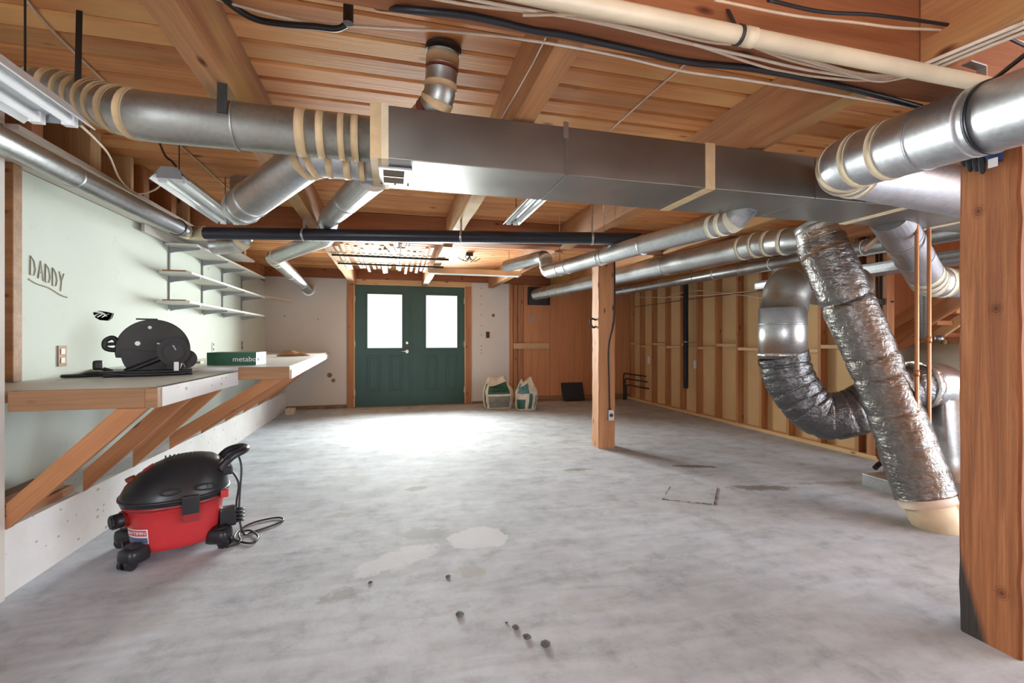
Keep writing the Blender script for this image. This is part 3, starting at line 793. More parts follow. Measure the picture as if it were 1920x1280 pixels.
# ducts on the right of the trunk
r1 = [(2.30, 2.20, 1.92), (2.22, 2.74, 1.925), (1.725, 5.28, 1.93), (1.70, 5.36, 2.07), (1.60, 5.55, 2.12)]
o, P = duct('round_duct', 'pale round duct with turned-up end passing before the square post', [(1.86, 2.12, RZ0+.03), (1.83, 2.20, 1.775), (1.66, 2.98, 1.775), (1.457, 4.30, 1.775), (1.45, 4.33, 1.935), (1.25, 5.1, 1.95)], [.1, 3., .08, .07], .064, 'galv', seams=(.26, .42, .58, .72))
for q in ((1.83, 2.2, 1.78), (1.82, 2.27, 1.775), (1.805, 2.33, 1.775), (1.455, 4.32, 1.83), (1.45, 4.33, 1.90)): ringband('tape_band', P, P.near(q), .026, .0675, 'mastic', o)
for q in ((1.6, 3.35, 1.775), (1.5, 4.05, 1.775)):
    ringband('strap', P, P.near(q), .012, .067, 'steel', o)
    c_ = P.at(P.near(q)); sweep('hanger_wire', [c_+Vector((0, 0, .064)), (c_.x, c_.y, ZC-.001)], .003, 'steel', o, 6)
far2 = U(1005, 552, y=YB+.01)
r2 = [far2, (2.90, 2.98, 1.875)]
o, P = duct('round_duct', 'largest pale round duct running into the black box on the plywood wall', [far2, (2.86, 3.10, 1.885), (2.93, 2.70, 1.84)], [.14], .098, 'galv', seams=(.25, .47, .70), tapes=(.08, .14, .20), tapemat='mastic', tw=.025)
for q in ((2.84, 3.28, 1.89), (2.855, 3.16, 1.885), (2.86, 3.05, 1.88), (2.89, 2.92, 1.87)): ringband('tape_band', P, P.near(q), .03, .102, 'mastic', o)
bxb = thing('wall_boot', (2.45, YB, 1.8), 'black sheet metal boot on the plywood wall around a duct', 'duct boot')
bl0, bl1 = U(990, 538, y=YB), U(1030, 572, y=YB)
box('boot_panel', bl0.x, bl1.x, YB-.005, YB+.03, bl1.z, bl0.z, 'black', bxb)
for (a, c, e, f) in ((bl0.x, bl0.x+.02, bl1.z, bl0.z), (bl1.x-.02, bl1.x, bl1.z, bl0.z), (bl0.x, bl1.x, bl0.z-.02, bl0.z)):
    box('boot_flange', a, c, YB-.05, YB-.005, e, f, 'iron', bxb, .002)
r3a, r3b = (3.88, 7.9, 1.985), (3.95, 2.35, 1.90)
o, P = duct('round_duct', 'slim round duct running along the bare stud wall', [r3a, r3b], [], .068, 'galv', seams=(.2, .45, .6), tapes=(.12, .31, .52, .68, .86), tapemat='white', tw=.014)
for f in (.31, .52, .68):
    q = P.at(f*P.L); sweep('hanger_wire', [q+Vector((0, 0, .066)), (q.x, q.y, ZC-.001)], .003, 'steel', o, 6)
# flat return duct further right
fr_ = thing('flat_duct', (4.12, 3.6, 1.72), 'flat pale duct with rounded end near the bare studs', 'duct')
fa, fb = U(1428, 512, x=4.2), U(1760, 476, x=4.2)
box('duct_body', 4.08, 4.33, 2.2, fa.y, 1.70, 1.80, 'galvnew', fr_, .03)
box('tape_band', 4.077, 4.333, 3.75, 3.79, 1.697, 1.803, 'mastic', fr_, .03)
box('tape_band', 4.077, 4.333, 2.75, 2.80, 1.697, 1.803, 'mastic', fr_, .03)

# insulated duct, foil, leaning
A = U(1538, 452, t=3.2); B = U(1735, 930, t=2.82)
path = smoothpath([A, A.lerp(B, .25)+Vector((.0, .0, .02)), A.lerp(B, .5)+Vector((.02, 0, .02)), A.lerp(B, .75)+Vector((.02, 0, .01)), B], 40)
dents = [(.262, .10), (.49, .05), (.565, .07), (.70, .05), (.83, .03), (.10, .02)]
def flex_rf(dn, seed, amp=.035):
    def g(f, a):
        q = 1+amp*noise.noise(Vector((math.cos(a)*1.6+seed, math.sin(a)*1.6, f*26)))+amp*.5*noise.noise(Vector((math.cos(a)*4+seed, math.sin(a)*4, f*70)))
        for d, s in dn: q -= s*math.exp(-((f-d-.006*math.sin(a*2+seed))/.008)**2)
        return q
    return g
ft = thing('insulated_duct', B, 'silver foil wrapped insulated duct leaning down to the floor', 'duct')
sweep('foil_sleeve', path, lambda f: .150+.004*math.sin(f*8), 'foil', ft, 56, True, rf=flex_rf(dents, 1.3))
P = Path(path)
d_ = (A-path[1]).normalized()
sweep('foil_collar', [A+d_*(-.10), A+d_*(-.03), A+d_*.05, A+d_*.09], lambda f: .156-.03*f, 'foilbright', ft, 40, rf=lambda f, a: 1+.02*math.sin(a*7+f*6))
el = fillet([A+d_*.04, A+d_*.11, (2.93, 2.55, 1.87)], .06)
sweep('elbow', [A+d_*.05, A+d_*.10, A+d_*.13], .122, 'galvold', ft, 28)
db = (B-path[-2]).normalized()
e0 = B-db*.01
boot = fillet([e0, B+db*.17, B+db*.17+Vector((.22, -.02, .0))], .10, 12)
sweep('floor_elbow', boot, .122, 'tapepale', ft, 32)
sweep('cream_band', [B-db*.015, B+db*.05], .142, 'creamlight', ft, 36)

# galvanised elbow and black-foil sleeve U-bend
G = U(1467, 612, t=3.75)
gd = thing('insulated_duct', (G.x, G.y, .3), 'galvanized elbow duct with black foil sleeve sagging behind the leaning duct', 'duct')
top = fillet([U(1600, 560, t=4.05)+Vector((0, 0, .1)), U(1478, 528, t=3.78), U(1467, 590, t=3.75)], .20, 10)
sweep('elbow', top[:5]+top[5:], .172, 'galvold', gd, 40)
Pt = Path(top)
for f in (.30, .52, .74): ringband('gore_seam', Pt, f*Pt.L, .008, .176, 'galvold', gd, 40)
vp0, vp1 = U(1467, 578, t=3.75), U(1467, 672, t=3.75)
vp1 = Vector((vp0.x, vp0.y, vp1.z))
sweep('straight_pipe', [vp0, vp1], .174, 'galv', gd, 40)
sweep('seam', [vp0.lerp(vp1, .30), vp0.lerp(vp1, .33)], .1765, 'galv', gd, 40)
path = smoothpath([vp1+Vector((0, 0, .03)), U(1483, 716, t=3.74), U(1535, 775, t=3.68), U(1600, 772, t=3.6), U(1665, 738, t=3.55), U(1722, 722, t=3.55)], 34)
wr_d = [(.06+.072*i+.01*math.sin(i*3), .055+.02*math.sin(i*5)) for i in range(13)]
sweep('foil_sleeve', path, lambda f: .186-.012*f, 'foildark', gd, 56, True, rf=flex_rf(wr_d, 5.1, .03))
sweep('foil_lip', [vp1+Vector((0, 0, .045)), vp1+Vector((0, 0, .02))], .184, 'foilbright', gd, 40, rf=lambda f, a: 1+.012*math.sin(a*11))
q0 = U(1716, 722, t=3.55)
dn = fillet([q0, U(1775, 722, t=3.55), U(1785, 850, t=3.5)], .16, 10)
dn.append(Vector((dn[-1].x, dn[-1].y, .06)))
sweep('drop_elbow', dn, .172, 'galv', gd, 36)
sweep('foil_ties', [q0+Vector((-.02, 0, 0)), q0+Vector((.05, -.005, 0))], .182, 'foilbright', gd, 36, rf=lambda f, a: 1+.015*math.sin(a*9))
plm = box('floor_plenum', dn[-1].x-.55, dn[-1].x+.5, dn[-1].y-.55, dn[-1].y+.25, 0, .09, 'galv', bev=.004)
tag(plm, 'low galvanized plenum box on the floor under the duct elbows', 'plenum')

# diagonal duct at upper right with taped elbow
a6, b6 = (3.02, 2.33, 1.79), U(1742, 528, t=3.35)
o, P = duct('round_duct', 'diagonal round duct with mastic elbow beneath the trunk behind copper pipes', [(2.90, 2.16, 1.87), b6, b6+Vector((.45, -.06, -.02))], [.14], .105, 'galvnew', seams=(.2, .4))
for q in (b6+Vector((-.12, 0, .08)), b6+Vector((-.05, 0, .03)), b6+Vector((.02, 0, 0)), b6+Vector((.12, 0, 0))): ringband('tape_band', P, P.near(q), .05, .109, 'mastic', o)
# big new pipe by the near post, elbow, and its run to the right
pts = [(1.82, .35, 1.775), (1.905, 1.56, 1.885), (2.02, 1.66, 1.86), (3.3, 1.66, 1.80)]
o, P = duct('round_duct', 'big shiny galvanized duct with taped elbow passing the weathered post', [pts[0], (1.905, 1.655, 1.885), pts[3]], [.115], .112, 'galvnew', seg=40)
for q, mt in (((1.895, 1.40, 1.87), 'tapepale'), ((1.90, 1.52, 1.88), 'tapepale'), ((1.925, 1.60, 1.88), 'tapepale'), ((1.97, 1.64, 1.88), 'tapepale'), ((2.04, 1.655, 1.875), 'tapepale')):
    ringband('tape_band', P, P.near(q), .026, .1155, mt, o, 40)
ringband('seam', P, P.near((1.89, 1.27, 1.86)), .006, .114, 'galvnew', o, 40)
ringband('strap', P, P.near((1.872, 1.09, 1.84)), .030, .1145, 'galvnew', o, 40)
ringband('tape_band', P, P.near((1.87, 1.065, 1.84)), .008, .117, 'black', o, 40)
q = P.at(P.near((1.872, 1.09, 1.84)))
hs = [q+Vector((-.02, .0, .108)), q+Vector((-.02, .0, .165)), q+Vector((-.06, .0, .175))]
board('hanger_bracket', q+Vector((-.005, 0, .10)), q+Vector((-.005, 0, .172)), .028, .005, 'steel', o, up=(0, 1, 0), bev=.001)
board('hanger_bracket', q+Vector((-.005, 0, .170)), q+Vector((-.075, 0, .176)), .028, .005, 'steel', o, up=(0, 1, 0), bev=.001)

# ------------------------------------------------------------------ mechanical corner
for i, u in enumerate((1719, 1742)):
    a, c = U(u, 425, t=2.82+.08*i), U(u, 700, t=2.82+.08*i)
    pp = thing('copper_pipe', (a.x, a.y, c.z-.3), 'copper water pipe standing %s' % ('left of its twin in front of the tank' if i == 0 else 'right of its twin in front of the tank'), 'pipe')
    sweep('pipe', [(a.x, a.y, .05), (a.x, a.y, RZ0+.3 if a.y > RY1+.02 else RZ0-.001)], .011, 'copper', pp, 14)
    sweep('coupling', [(a.x, a.y, .9+.2*i), (a.x, a.y, .94+.2*i)], .014, 'copper', pp, 14)
tk = Vector((4.82, 3.14, 0))
tank = thing('water_tank', tk, 'squat beige water tank with domed top behind the ducts', 'tank')
rings = []
for (z, r) in ((0, .31), (.02, .32), (.90, .32), (.97, .31), (1.03, .27), (1.08, .18), (1.105, .06), (1.11, .01)):
    rings.append([(tk.x+r*math.cos(2*PI*k/40), tk.y+r*math.sin(2*PI*k/40), z) for k in range(40)])
loft('shell', rings, 'tank', tank)
sweep('flue', [(tk.x, tk.y, 1.10), (tk.x, tk.y, 1.16)], .035, 'galvnew', tank, 20)
sweep('valve', [(tk.x-.1, tk.y-.1, 1.0), (tk.x-.1, tk.y-.1, 1.12)], .02, 'brass', tank, 12)
bpv = U(1650, 500, t=4.3)
o = thing('black_pipe', (bpv.x, bpv.y, 1.3), 'thin black iron pipe with valve dropping beside the foil duct', 'pipe')
sweep('pipe', [(bpv.x, bpv.y, 1.12), (bpv.x, bpv.y, ZC-.002)], .012, 'iron', o, 12)
q = U(1653, 566, t=4.3)
box('valve_body', q.x-.03, q.x+.03, q.y-.03, q.y+.03, q.z-.03, q.z+.03, 'iron', o, .01)
sweep('valve_handle', [(q.x, q.y-.03, q.z), (q.x+.06, q.y-.06, q.z)], .008, 'iron', o, 8)
vt = U(1733, 600, t=3.9)
o = tag(sweep('vent_pipe', [(vt.x, vt.y, vt.z-.15), (vt.x, vt.y, ZC-.002)], .034, 'galvold', None, 18), 'grey vent pipe rising behind the two copper pipes', 'pipe')
w0, w1 = U(1622, 468, t=3.25), U(1668, 428, t=3.0)
o = tag(sweep('plastic_pipe', [w0, w1], .016, 'cream', None, 14), 'short tan plastic pipe slanting below the trunk duct', 'pipe')
# stairs behind
sw = thing('staircase', (4.6, 2.6, 0), 'bare wooden stair stringers and treads behind the mechanical corner', 'stairs')
p0, p1 = U(1666, 612, x=4.62), U(1800, 528, x=4.62)
board('stringer', p0+(p0-p1)*.05, p1+(p1-p0)*.6, .10, .04, 'stud_x', sw)
p0, p1 = U(1676, 634, x=4.66), U(1800, 560, x=4.66)
board('stringer', p0, p1+(p1-p0)*.6, .13, .04, 'stud_x', sw)
p0, p1 = U(1735, 645, x=4.9), U(1800, 600, x=4.9)
board('stringer', p0+(p0-p1)*.6, p1+(p1-p0)*.6, .08, .04, 'pine_x', sw)
for i in range(4):
    q = U(1690+34*i, 622-22*i, x=4.66)
    box('tread', 4.68, 5.48, q.y-.13, q.y+.13, q.z-.05, q.z-.01, 'stud_x', sw, .003)
fpn = thing('stud_partition', (4.5, 3.3, 0), 'open stud partition frame beside the stairs', 'partition')
for i, (u, w) in enumerate(((1640, .09), (1664, .05))):
    q = U(u, 560, x=4.4)
    box('stud', 4.36, 4.45, q.y-w/2, q.y+w/2, 0, 1.95, 'stud_z', fpn, .003)
box('header', 4.36, 4.45, 2.2, 3.5, 1.95, 2.05, 'stud_y', fpn, .003)
wsp = box('wall_right_stairs', 5.5, 5.52, 2.3, 5.0, 0, 2.2, 'plywood'); tag(wsp, None, None, kind='structure')
# floor tap
q = U(1640, 905, z=.0); q = q+Vector((.25, .1, .0))
o = thing('floor_tap', (q.x, q.y, 0), 'rusty red floor spigot with black hose end beside the foil duct', 'tap')
sweep('standpipe', [(q.x, q.y, 0), (q.x, q.y, .26)], .02, 'rust', o, 12)
sweep('spout', smoothpath([(q.x, q.y, .10), (q.x-.06, q.y, .115), (q.x-.13, q.y-.01, .085)]), .02, 'black', o, 12)
sweep('wheel', [(q.x-.06, q.y, .13), (q.x-.06, q.y, .16), (q.x-.06, q.y, .17)], lambda f: .008 if f < .6 else .028, 'rust', o, 12)

# ------------------------------------------------------------------ workbench
wbn = thing('workbench', (-1.5, 2.5, .29), 'long wall workbench with white fascia and diagonal timber braces', 'workbench')
box('worktop', XL+.001, -1.06, 2.535, 3.70, .877, .897, 'shelf', wbn, .002)
box('end_board', -1.61, -1.10, 2.497, 2.535, .808, .897, 'dirty', wbn, .003)
box('corner_block', -1.10, -1.05, 2.497, 2.54, .806, .899, 'dirty', wbn, .003)
box('fascia', -1.085, -1.047, 2.54, 3.66, .806, .897, 'stemwall', wbn, .003)
# far section: wedge-shaped top
fx0, fx1 = -.715, -1.0
poly = [(XL+.002, 3.70), (fx0-.012, 3.70), (fx1, YB-.02), (XL+.002, YB-.02)]
prism('worktop', poly, 'z', .904, .926, 'white', wbn, .002)
box('end_board', -1.047, fx0, 3.655, 3.695, .838, .926, 'dirty', wbn, .003)
board('fascia', (fx0-.01, 3.70, .870), (fx1, YB-.02, .870), .066, .036, 'white', wbn)
box('cross_cleat', XL+.01, XL+.05, 2.54, YB-.03, .80, .875, 'stud_y', wbn)
def brace(y, x0, x1, zt, zb0=.41, zb1=.298, xb=XS+.012):
    # sawn board: level cut under the top, plumb cut on the wall
    q = [(xb, zb1), (xb, zb0), (x0, zt), (x1, zt)]
    an = math.atan2(zt-zb0, x0-xb); mw = Matrix.Translation((xb, y, zb1)) @ Matrix.Rotation(-an, 4, 'Y'); iv = mw.inverted()
    vs = [iv @ Vector((p[0], y+d, p[1])) for d in (-.019, .019) for p in q]
    mesh('brace', vs, [(0, 1, 2, 3)[::-1], (4, 5, 6, 7), (0, 1, 5, 4), (1, 2, 6, 5), (2, 3, 7, 6), (3, 0, 4, 7)], 'stud_br', wbn, mw=mw)
for yy in (2.52, 3.04, 3.54): brace(yy, -1.214, -1.09, .806)
for yy in (4.05, 4.65, 5.25, 5.85, 6.45, 7.05):
    f = (yy-3.66)/(YB-3.66); xf = fx0+(fx1-fx0)*f
    brace(yy, xf-.19, xf-.05, .838)
box('brace_cleat', XS-.02, XS+.03, 2.56, 2.66, .27, .36, 'pine_x', wbn) if False else None
# lumber stored under the bench on the footing ledge
for i, (y0, y1, xx, zz, w) in enumerate([(2.5, 3.05, -1.70, .315, .09), (2.5, 3.0, -1.71, .356, .08), (2.5, 2.95, -1.80, .315, .09), (2.52, 2.9, -1.71, .397, .07)]):
    o = board('offcut_board', (xx, y0, zz), (xx-.02, y1, zz), .038, w, 'dirty' if i % 2 else 'stud_x')
    tag(o, ['lowest brown offcut board stacked on the footing under the workbench', 'middle brown offcut board of the stack under the workbench', 'brown offcut board beside the stack under the workbench', 'topmost short brown offcut board of the stack under the workbench'][i], 'board', 'offcuts under the workbench')

# chop saw
sp_ = Vector((-1.47, 3.45, .898))
sv = thing('chop_saw', sp_, 'black metal chop saw with big round blade guard on the workbench', 'saw')
vx = Vector((cs*.94+.0, -sn*.0-.30, 0)).normalized(); vx = Vector((.92, .38, 0)).normalized()   # along the blade
vn = Vector((.38, -.92, 0))                                                        # towards the viewer
def sp(a, b_, c): return sp_+vx*a+vn*b_+Vector((0, 0, c))
def disc(name, c, r, b0, b1, mat, parent, a0=0, a1=2*PI, n=32, inner=0.):
    f_, bk = [], []
    ang = [a0+(a1-a0)*k/n for k in range(n+1)]
    prof = [(c[0]+r*math.cos(a), c[1]+r*math.sin(a)) for a in ang]
    if a1-a0 > 6.2: prof = prof[:-1]
    vs = [sp(p[0], b0, p[1]) for p in prof]+[sp(p[0], b1, p[1]) for p in prof]; m_ = len(prof)
    fs = [tuple(range(m_)), tuple(range(m_, 2*m_))[::-1]]+[(i, (i+1) % m_, m_+(i+1) % m_, m_+i) for i in range(m_)]
    return mesh(name, vs, fs, mat, parent)
bxm = Matrix.Translation(sp_) @ Matrix((vx, -vn, Vector((0, 0, 1)))).transposed().to_4x4()
box('base', -.24, .20, -.12, .14, 0, .035, 'saw', sv, .008, bxm)
g = disc('blade_guard', (.0, .16), .185, -.045, .035, 'sawguard', sv, -.35, PI+.25)
disc('guard_rim', (.0, .16), .192, -.012, .002, 'saw', sv, -.35, PI+.25)
disc('guard_arm', (.01, .14), .17, .035, .05, 'saw', sv, PI*.95, PI*1.98)
disc('motor', (.10, .15), .085, .03, .15, 'saw', sv)
disc('motor_cap', (.10, .15), .055, .15, .165, 'iron', sv)
disc('vent_hole', (.07, .165), .018, .165, .170, 'black', sv, n=16)
disc('vent_hole', (.13, .165), .018, .165, .170, 'black', sv, n=16)
disc('pivot_housing', (.165, .10), .06, .0, .10, 'saw', sv)
hn = [sp(-.17, 0, .20), sp(-.20, 0, .235), sp(-.235, 0, .215), sp(-.235, 0, .175), sp(-.20, 0, .160), sp(-.165, 0, .17)]
sweep('handle', smoothpath(hn), .014, 'saw', sv, 10)
sweep('handle', [sp(-.165, 0, .20), sp(-.235, 0, .195)], .010, 'saw', sv, 8)
sweep('lever_arm', [sp(-.14, .05, .03), sp(.0, .06, .09), sp(.09, .06, .13)], .016, 'saw', sv, 10)
sweep('vise_screw', [sp(-.20, .02, .03), sp(-.25, .02, .05)], .012, 'iron', sv, 10)
box('vise_knob', -.29, -.24, -.05, .0, .04, .10, 'black', sv, .015, bxm)
box('fence', .06, .15, -.10, -.085, .035, .11, 'saw', sv, .004, bxm)
sweep('link_rod', [sp(.02, .056, .20), sp(.10, .17, .185), sp(.16, .12, .05)], .006, 'steel', sv, 8)
sweep('depth_stop', [sp(.13, .12, .04), sp(.15, .13, .12)], .009, 'steel', sv, 8)
disc('guard_bolt', (-.08, .20), .014, .035, .042, 'steel', sv, n=12)
disc('guard_bolt', (-.02, .30), .010, .035, .042, 'steel', sv, n=12)
box('guard_lip', -.09, .02, .0, .012, .348, .358, 'saw', sv, .003, bxm)
box('pale_tag', .10, .125, -.172, -.168, .03, .085, 'white', sv, .001, bxm)
sweep('cord', smoothpath([sp(-.24, .06, .012), sp(-.33, .07, .012), sp(-.42, .04, .012), sp(-.36, .0, .012), sp(-.28, .1, .03), sp(-.12, .13, .012), sp(.05, .16, .012), sp(.17, .12, .012)]), .010, 'black', sv, 8)
# tan block and bar beside the saw
q = U(368, 688, z=.897)
tag(box('wood_scrap', q.x-.06, q.x+.04, q.y-.03, q.y+.04, .898, .945, 'pine_x', bev=.003), 'small pale wood scrap beside the chop saw', 'wood scrap')
# green carton with lettering
cA, cB, cD = U(388, 685, z=.927), U(480, 684, z=.927), U(522, 681, z=.927)
gb = thing('tool_carton', cA, 'flat dark green tool carton with white lettering on the workbench', 'box')
ax = (cB-cA); ay = (cD-cB)
hh = .095
cr = [cA, cB, cD, cD-ax]
# square the base: long side along ax, end face along the perpendicular
axn = Vector((ax.x, ax.y, 0)).normalized(); an = Vector((-axn.y, axn.x, 0))
Lx = min(ax.length, .42); Wd = .26
cr = [cB-axn*Lx, cB, cB+an*Wd, cB-axn*Lx+an*Wd]
vs = [(p.x, p.y, .927) for p in cr]+[(p.x, p.y, .927+hh) for p in cr]
mesh('carton_body', vs, BF, 'boxgreen', gb)
lid = [c_+(c_-(cr[0]+cr[2])/2)*.006 for c_ in cr]
mesh('carton_lid', [(p.x, p.y, .927+hh*.55) for p in lid]+[(p.x, p.y, .927+hh+.002) for p in lid], BF, 'boxgreen', gb)
mid = (lid[0]+lid[1])/2+axn*.09; text('lettering', 'metabo', .055, 'white', frame((mid.x-an.x*.002, mid.y-an.y*.002, .927+.045), -an), gb)
mid = (lid[1]+lid[2])/2; text('lettering', 'metabo', .050, 'white', frame((mid.x+axn.x*.002, mid.y+axn.y*.002, .927+.045), axn), gb)
q = U(548, 668, z=.927)
o = thing('work_rag', (q.x, q.y, .927), 'crumpled brown cloth lying beside the green carton', 'cloth')
rings = []
for i in range(7):
    f = i/6; r = [.02, .06, .085, .07, .05, .03, .006][i]
    rings.append([(q.x-.16+.34*f+.01*math.cos(k*1.7), q.y+r*1.3*math.cos(2*PI*k/14)+.05*f, .929+max(0, r*.45*(1+math.sin(2*PI*k/14))*(.8+.3*math.sin(k*2.3+i)))) for k in range(14)])
loft('cloth', rings, 'dirty', o)

# outlets, wall fittings
for i, (u, v, w, h, lab) in enumerate([(115, 667, .075, .125, 'brown outlet plate on the white wall near the chop saw'), (399, 650, .05, .1, 'small metal switch plate on the white wall behind the carton'), (453, 647, .05, .12, 'grey conduit outlet on the white wall near the far corner')]):
    q = U(u, v, x=XL)
    o = thing('wall_outlet', q, lab, 'outlet')
    box('cover_plate', XL+.0005, XL+.007, q.y-w/2, q.y+w/2, q.z-h/2, q.z+h/2, 'dirty' if i == 0 else 'steel', o, .002)
    for dz in (-.027, .027): box('socket', XL+.007, XL+.010, q.y-w*.25, q.y+w*.25, q.z+dz-.017, q.z+dz+.017, 'cream' if i == 0 else 'iron', o, .002)

# ------------------------------------------------------------------ wall shelving
SY = [4.82, 5.57, 6.17, 6.89]; SZ = [1.955, 1.69, 1.435]
ordn = ['first', 'second', 'third', 'fourth']
for i, y in enumerate(SY):
    s_ = thing('shelf_standard', (XL, y, 1.40), '%s grey slotted shelf standard counted towards the door wall, with brackets' % ordn[i], 'shelf standard', 'slotted shelf standards')
    box('rail', XL+.0005, XL+.014, y-.011, y+.011, 1.395, 1.99, 'grey', s_, .001)
    for z in SZ:
        prism('bracket', [(XL+.014, z-.002), (XL+.25, z-.002), (XL+.25, z-.016), (XL+.05, z-.045), (XL+.014, z-.055)], 'y', y-.007, y+.007, 'grey', s_)
for i, z in enumerate(SZ):
    sh = box('shelf_board', XL+.012, XL+.262, (4.72, 4.60, 4.56)[i], 7.02, z, z+.019, 'shelf', bev=.002)
    tag(sh, ['topmost white shelf board on the wall brackets', 'middle white shelf board on the wall brackets', 'lowest white shelf board on the wall brackets'][i], 'shelf')
    if i:
        o = box('shelf_offcut', XL+.03, XL+.21, 4.62, 4.70, z+.020, z+.034, 'dirty', bev=.002)
        tag(o, ('brown wood strip on the near end of the middle shelf', 'brown wood strip on the near end of the lowest shelf')[i-1], 'wood strip')
q0, q1 = U(462, 541, y=7.1), U(520, 554, y=6.9)
o = board('loose_board', (XL+.05, 6.6, SZ[1]+.032), (XL+.38, 7.9, SZ[1]+.032), .018, .15, 'board')
tag(o, 'pale loose board jutting past the end of the middle shelf', 'board')
o = box('upper_board', XL+.02, XL+.045, 4.3, 6.3, 1.976, 2.04, 'drywallback', bev=.003)
tag(o, 'long pale board standing on the topmost shelf against the wall', 'board')

# ------------------------------------------------------------------ lights fixtures
def shop_light(label, x, y0, y1, z, w=.15, yaw=0., along='y', tubes=2, housing='whiteenamel', chains=True):
    L = abs(y1-y0); o = thing('strip_light', (x, (y0+y1)/2, z), label, 'strip light')
    mw = Matrix.Translation((x, (y0+y1)/2, z)) @ Matrix.Rotation(yaw, 4, 'Z')
    h = L/2
    prof = [(-w/2, -.012), (-w/2+.004, -.014), (-w*.36, .012), (-w*.18, .018), (-.012, .03), (.012, .03), (w*.18, .018), (w*.36, .012), (w/2-.004, -.014), (w/2, -.012), (w*.30, .030), (w*.2, .055), (-w*.2, .055), (-w*.30, .030)]
    vs = [(p[0], -h, p[1]) for p in prof]+[(p[0], h, p[1]) for p in prof]; n_ = len(prof)
    mesh('reflector', vs, [(i, n_+i, n_+(i+1) % n_, (i+1) % n_) for i in range(n_)], housing, o, mw=mw)
    for e in (-h, h):
        pr = [(-w*.30, -.004), (w*.30, -.004), (w*.30, .03), (w*.2, .056), (-w*.2, .056), (-w*.30, .03)]
        e1 = e+(.006 if e < 0 else -.006)
        vs = [(p[0], e, p[1]) for p in pr]+[(p[0], e1, p[1]) for p in pr]
        mesh('end_plate', vs, [tuple(range(6)), tuple(range(6, 12))[::-1]]+[(i, (i+1) % 6, 6+(i+1) % 6, 6+i) for i in range(6)], 'grey', o, mw=mw)
    for s in ((-1, 1) if tubes == 2 else (0,)):
        a, c = mw @ Vector((s*w*.22, -h+.03, -.004)), mw @ Vector((s*w*.22, h-.03, -.004))
        sweep('tube', [a, c], .0135, 'tube', o, 14)
        for e in (a, c): box('lamp_holder', -.018, .018, -.012, .012, -.016, .02, 'white', o, .003, Matrix.Translation(e) @ Matrix.Rotation(yaw, 4, 'Z'))
    if chains:
        for e in (-h*.75, h*.75):
            q = mw @ Vector((0, e, .055)); sweep('hanger_wire', [q, (q.x, q.y, ZC-.001)], .003, 'iron', o, 6)
    return o
q = U(112, 240, z=1.83)
shop_light('white strip light with ribbed reflector hung beside the taped duct bend', -1.06, .66, 1.86, 1.835, .20, yaw=.0)
q = U(312, 328, z=1.99)
shop_light('white strip light with two tubes hung near the left wall', -1.15, 2.86, 3.85, 1.985, .19)
shop_light('white strip light hung between beams behind the trunk duct', .97, 2.55, 3.80, 2.10, .14)
fa_, fb_ = U(806, 508, z=1.985), U(972, 513, z=1.985)
shop_light('dark topped strip light hung crosswise below the beams near the doors', (fa_.x+fb_.x)/2, (fa_.y+fb_.y)/2-.60, (fa_.y+fb_.y)/2+.60, 1.965, .15, yaw=PI/2, housing='pvc')

# ------------------------------------------------------------------ lath rack
for i, v in enumerate((482, 497)):
    a, c = U(607, v-3, z=2.015), U(810, v+4, z=2.015)
    yy = (a.y+c.y)/2
    o = tag(sweep('support_rod', [(-.62, yy, 2.022), (.62, yy, 2.022)], .012, 'iron', None, 10), ('dark rod under the beams holding laths, beside the black drain pipe', 'dark rod under the beams holding laths, on the door side')[i], 'rod')
random.seed(3)
for i in range(17):
    x = -.53+.058*i+random.uniform(-.01, .01); y0 = 4.75+random.uniform(-.05, .25)
    o = board('lath_strip', (x, y0, 2.047+.0*i), (x+random.uniform(-.04, .04), y0+1.65+random.uniform(-.3, .1), 2.047), .012+.006*(i % 2), .032, 'lath')
    tag(o, 'pale wooden lath stored on the overhead rods', 'lath', 'laths on the overhead rods')
for i in range(4):
    x = -.1+.09*i
    o = board('lath_strip', (x, 4.85, 2.066+.016*i), (x+.22-.1*i, 6.2, 2.066+.016*i), .014, .04, 'lath')
    tag(o, 'pale wooden lath stored on the overhead rods', 'lath', 'laths on the overhead rods')
q = U(880, 478, z=ZC-.03)
o = thing('ceiling_box', (q.x, q.y, ZC-.05), 'dark ceiling junction box with loose wires between beams', 'junction box')
box('box_body', q.x-.045, q.x+.045, q.y-.045, q.y+.045, ZC-.05, ZC-.001, 'iron', o, .004)
for k in range(6):
    a = k*1.05; sweep('wire', smoothpath([(q.x, q.y, ZC-.05), (q.x+.06*math.cos(a), q.y+.06*math.sin(a), ZC-.11), (q.x+.15*math.cos(a), q.y+.12*math.sin(a), ZC-.07)]), .005, 'black', o, 6)

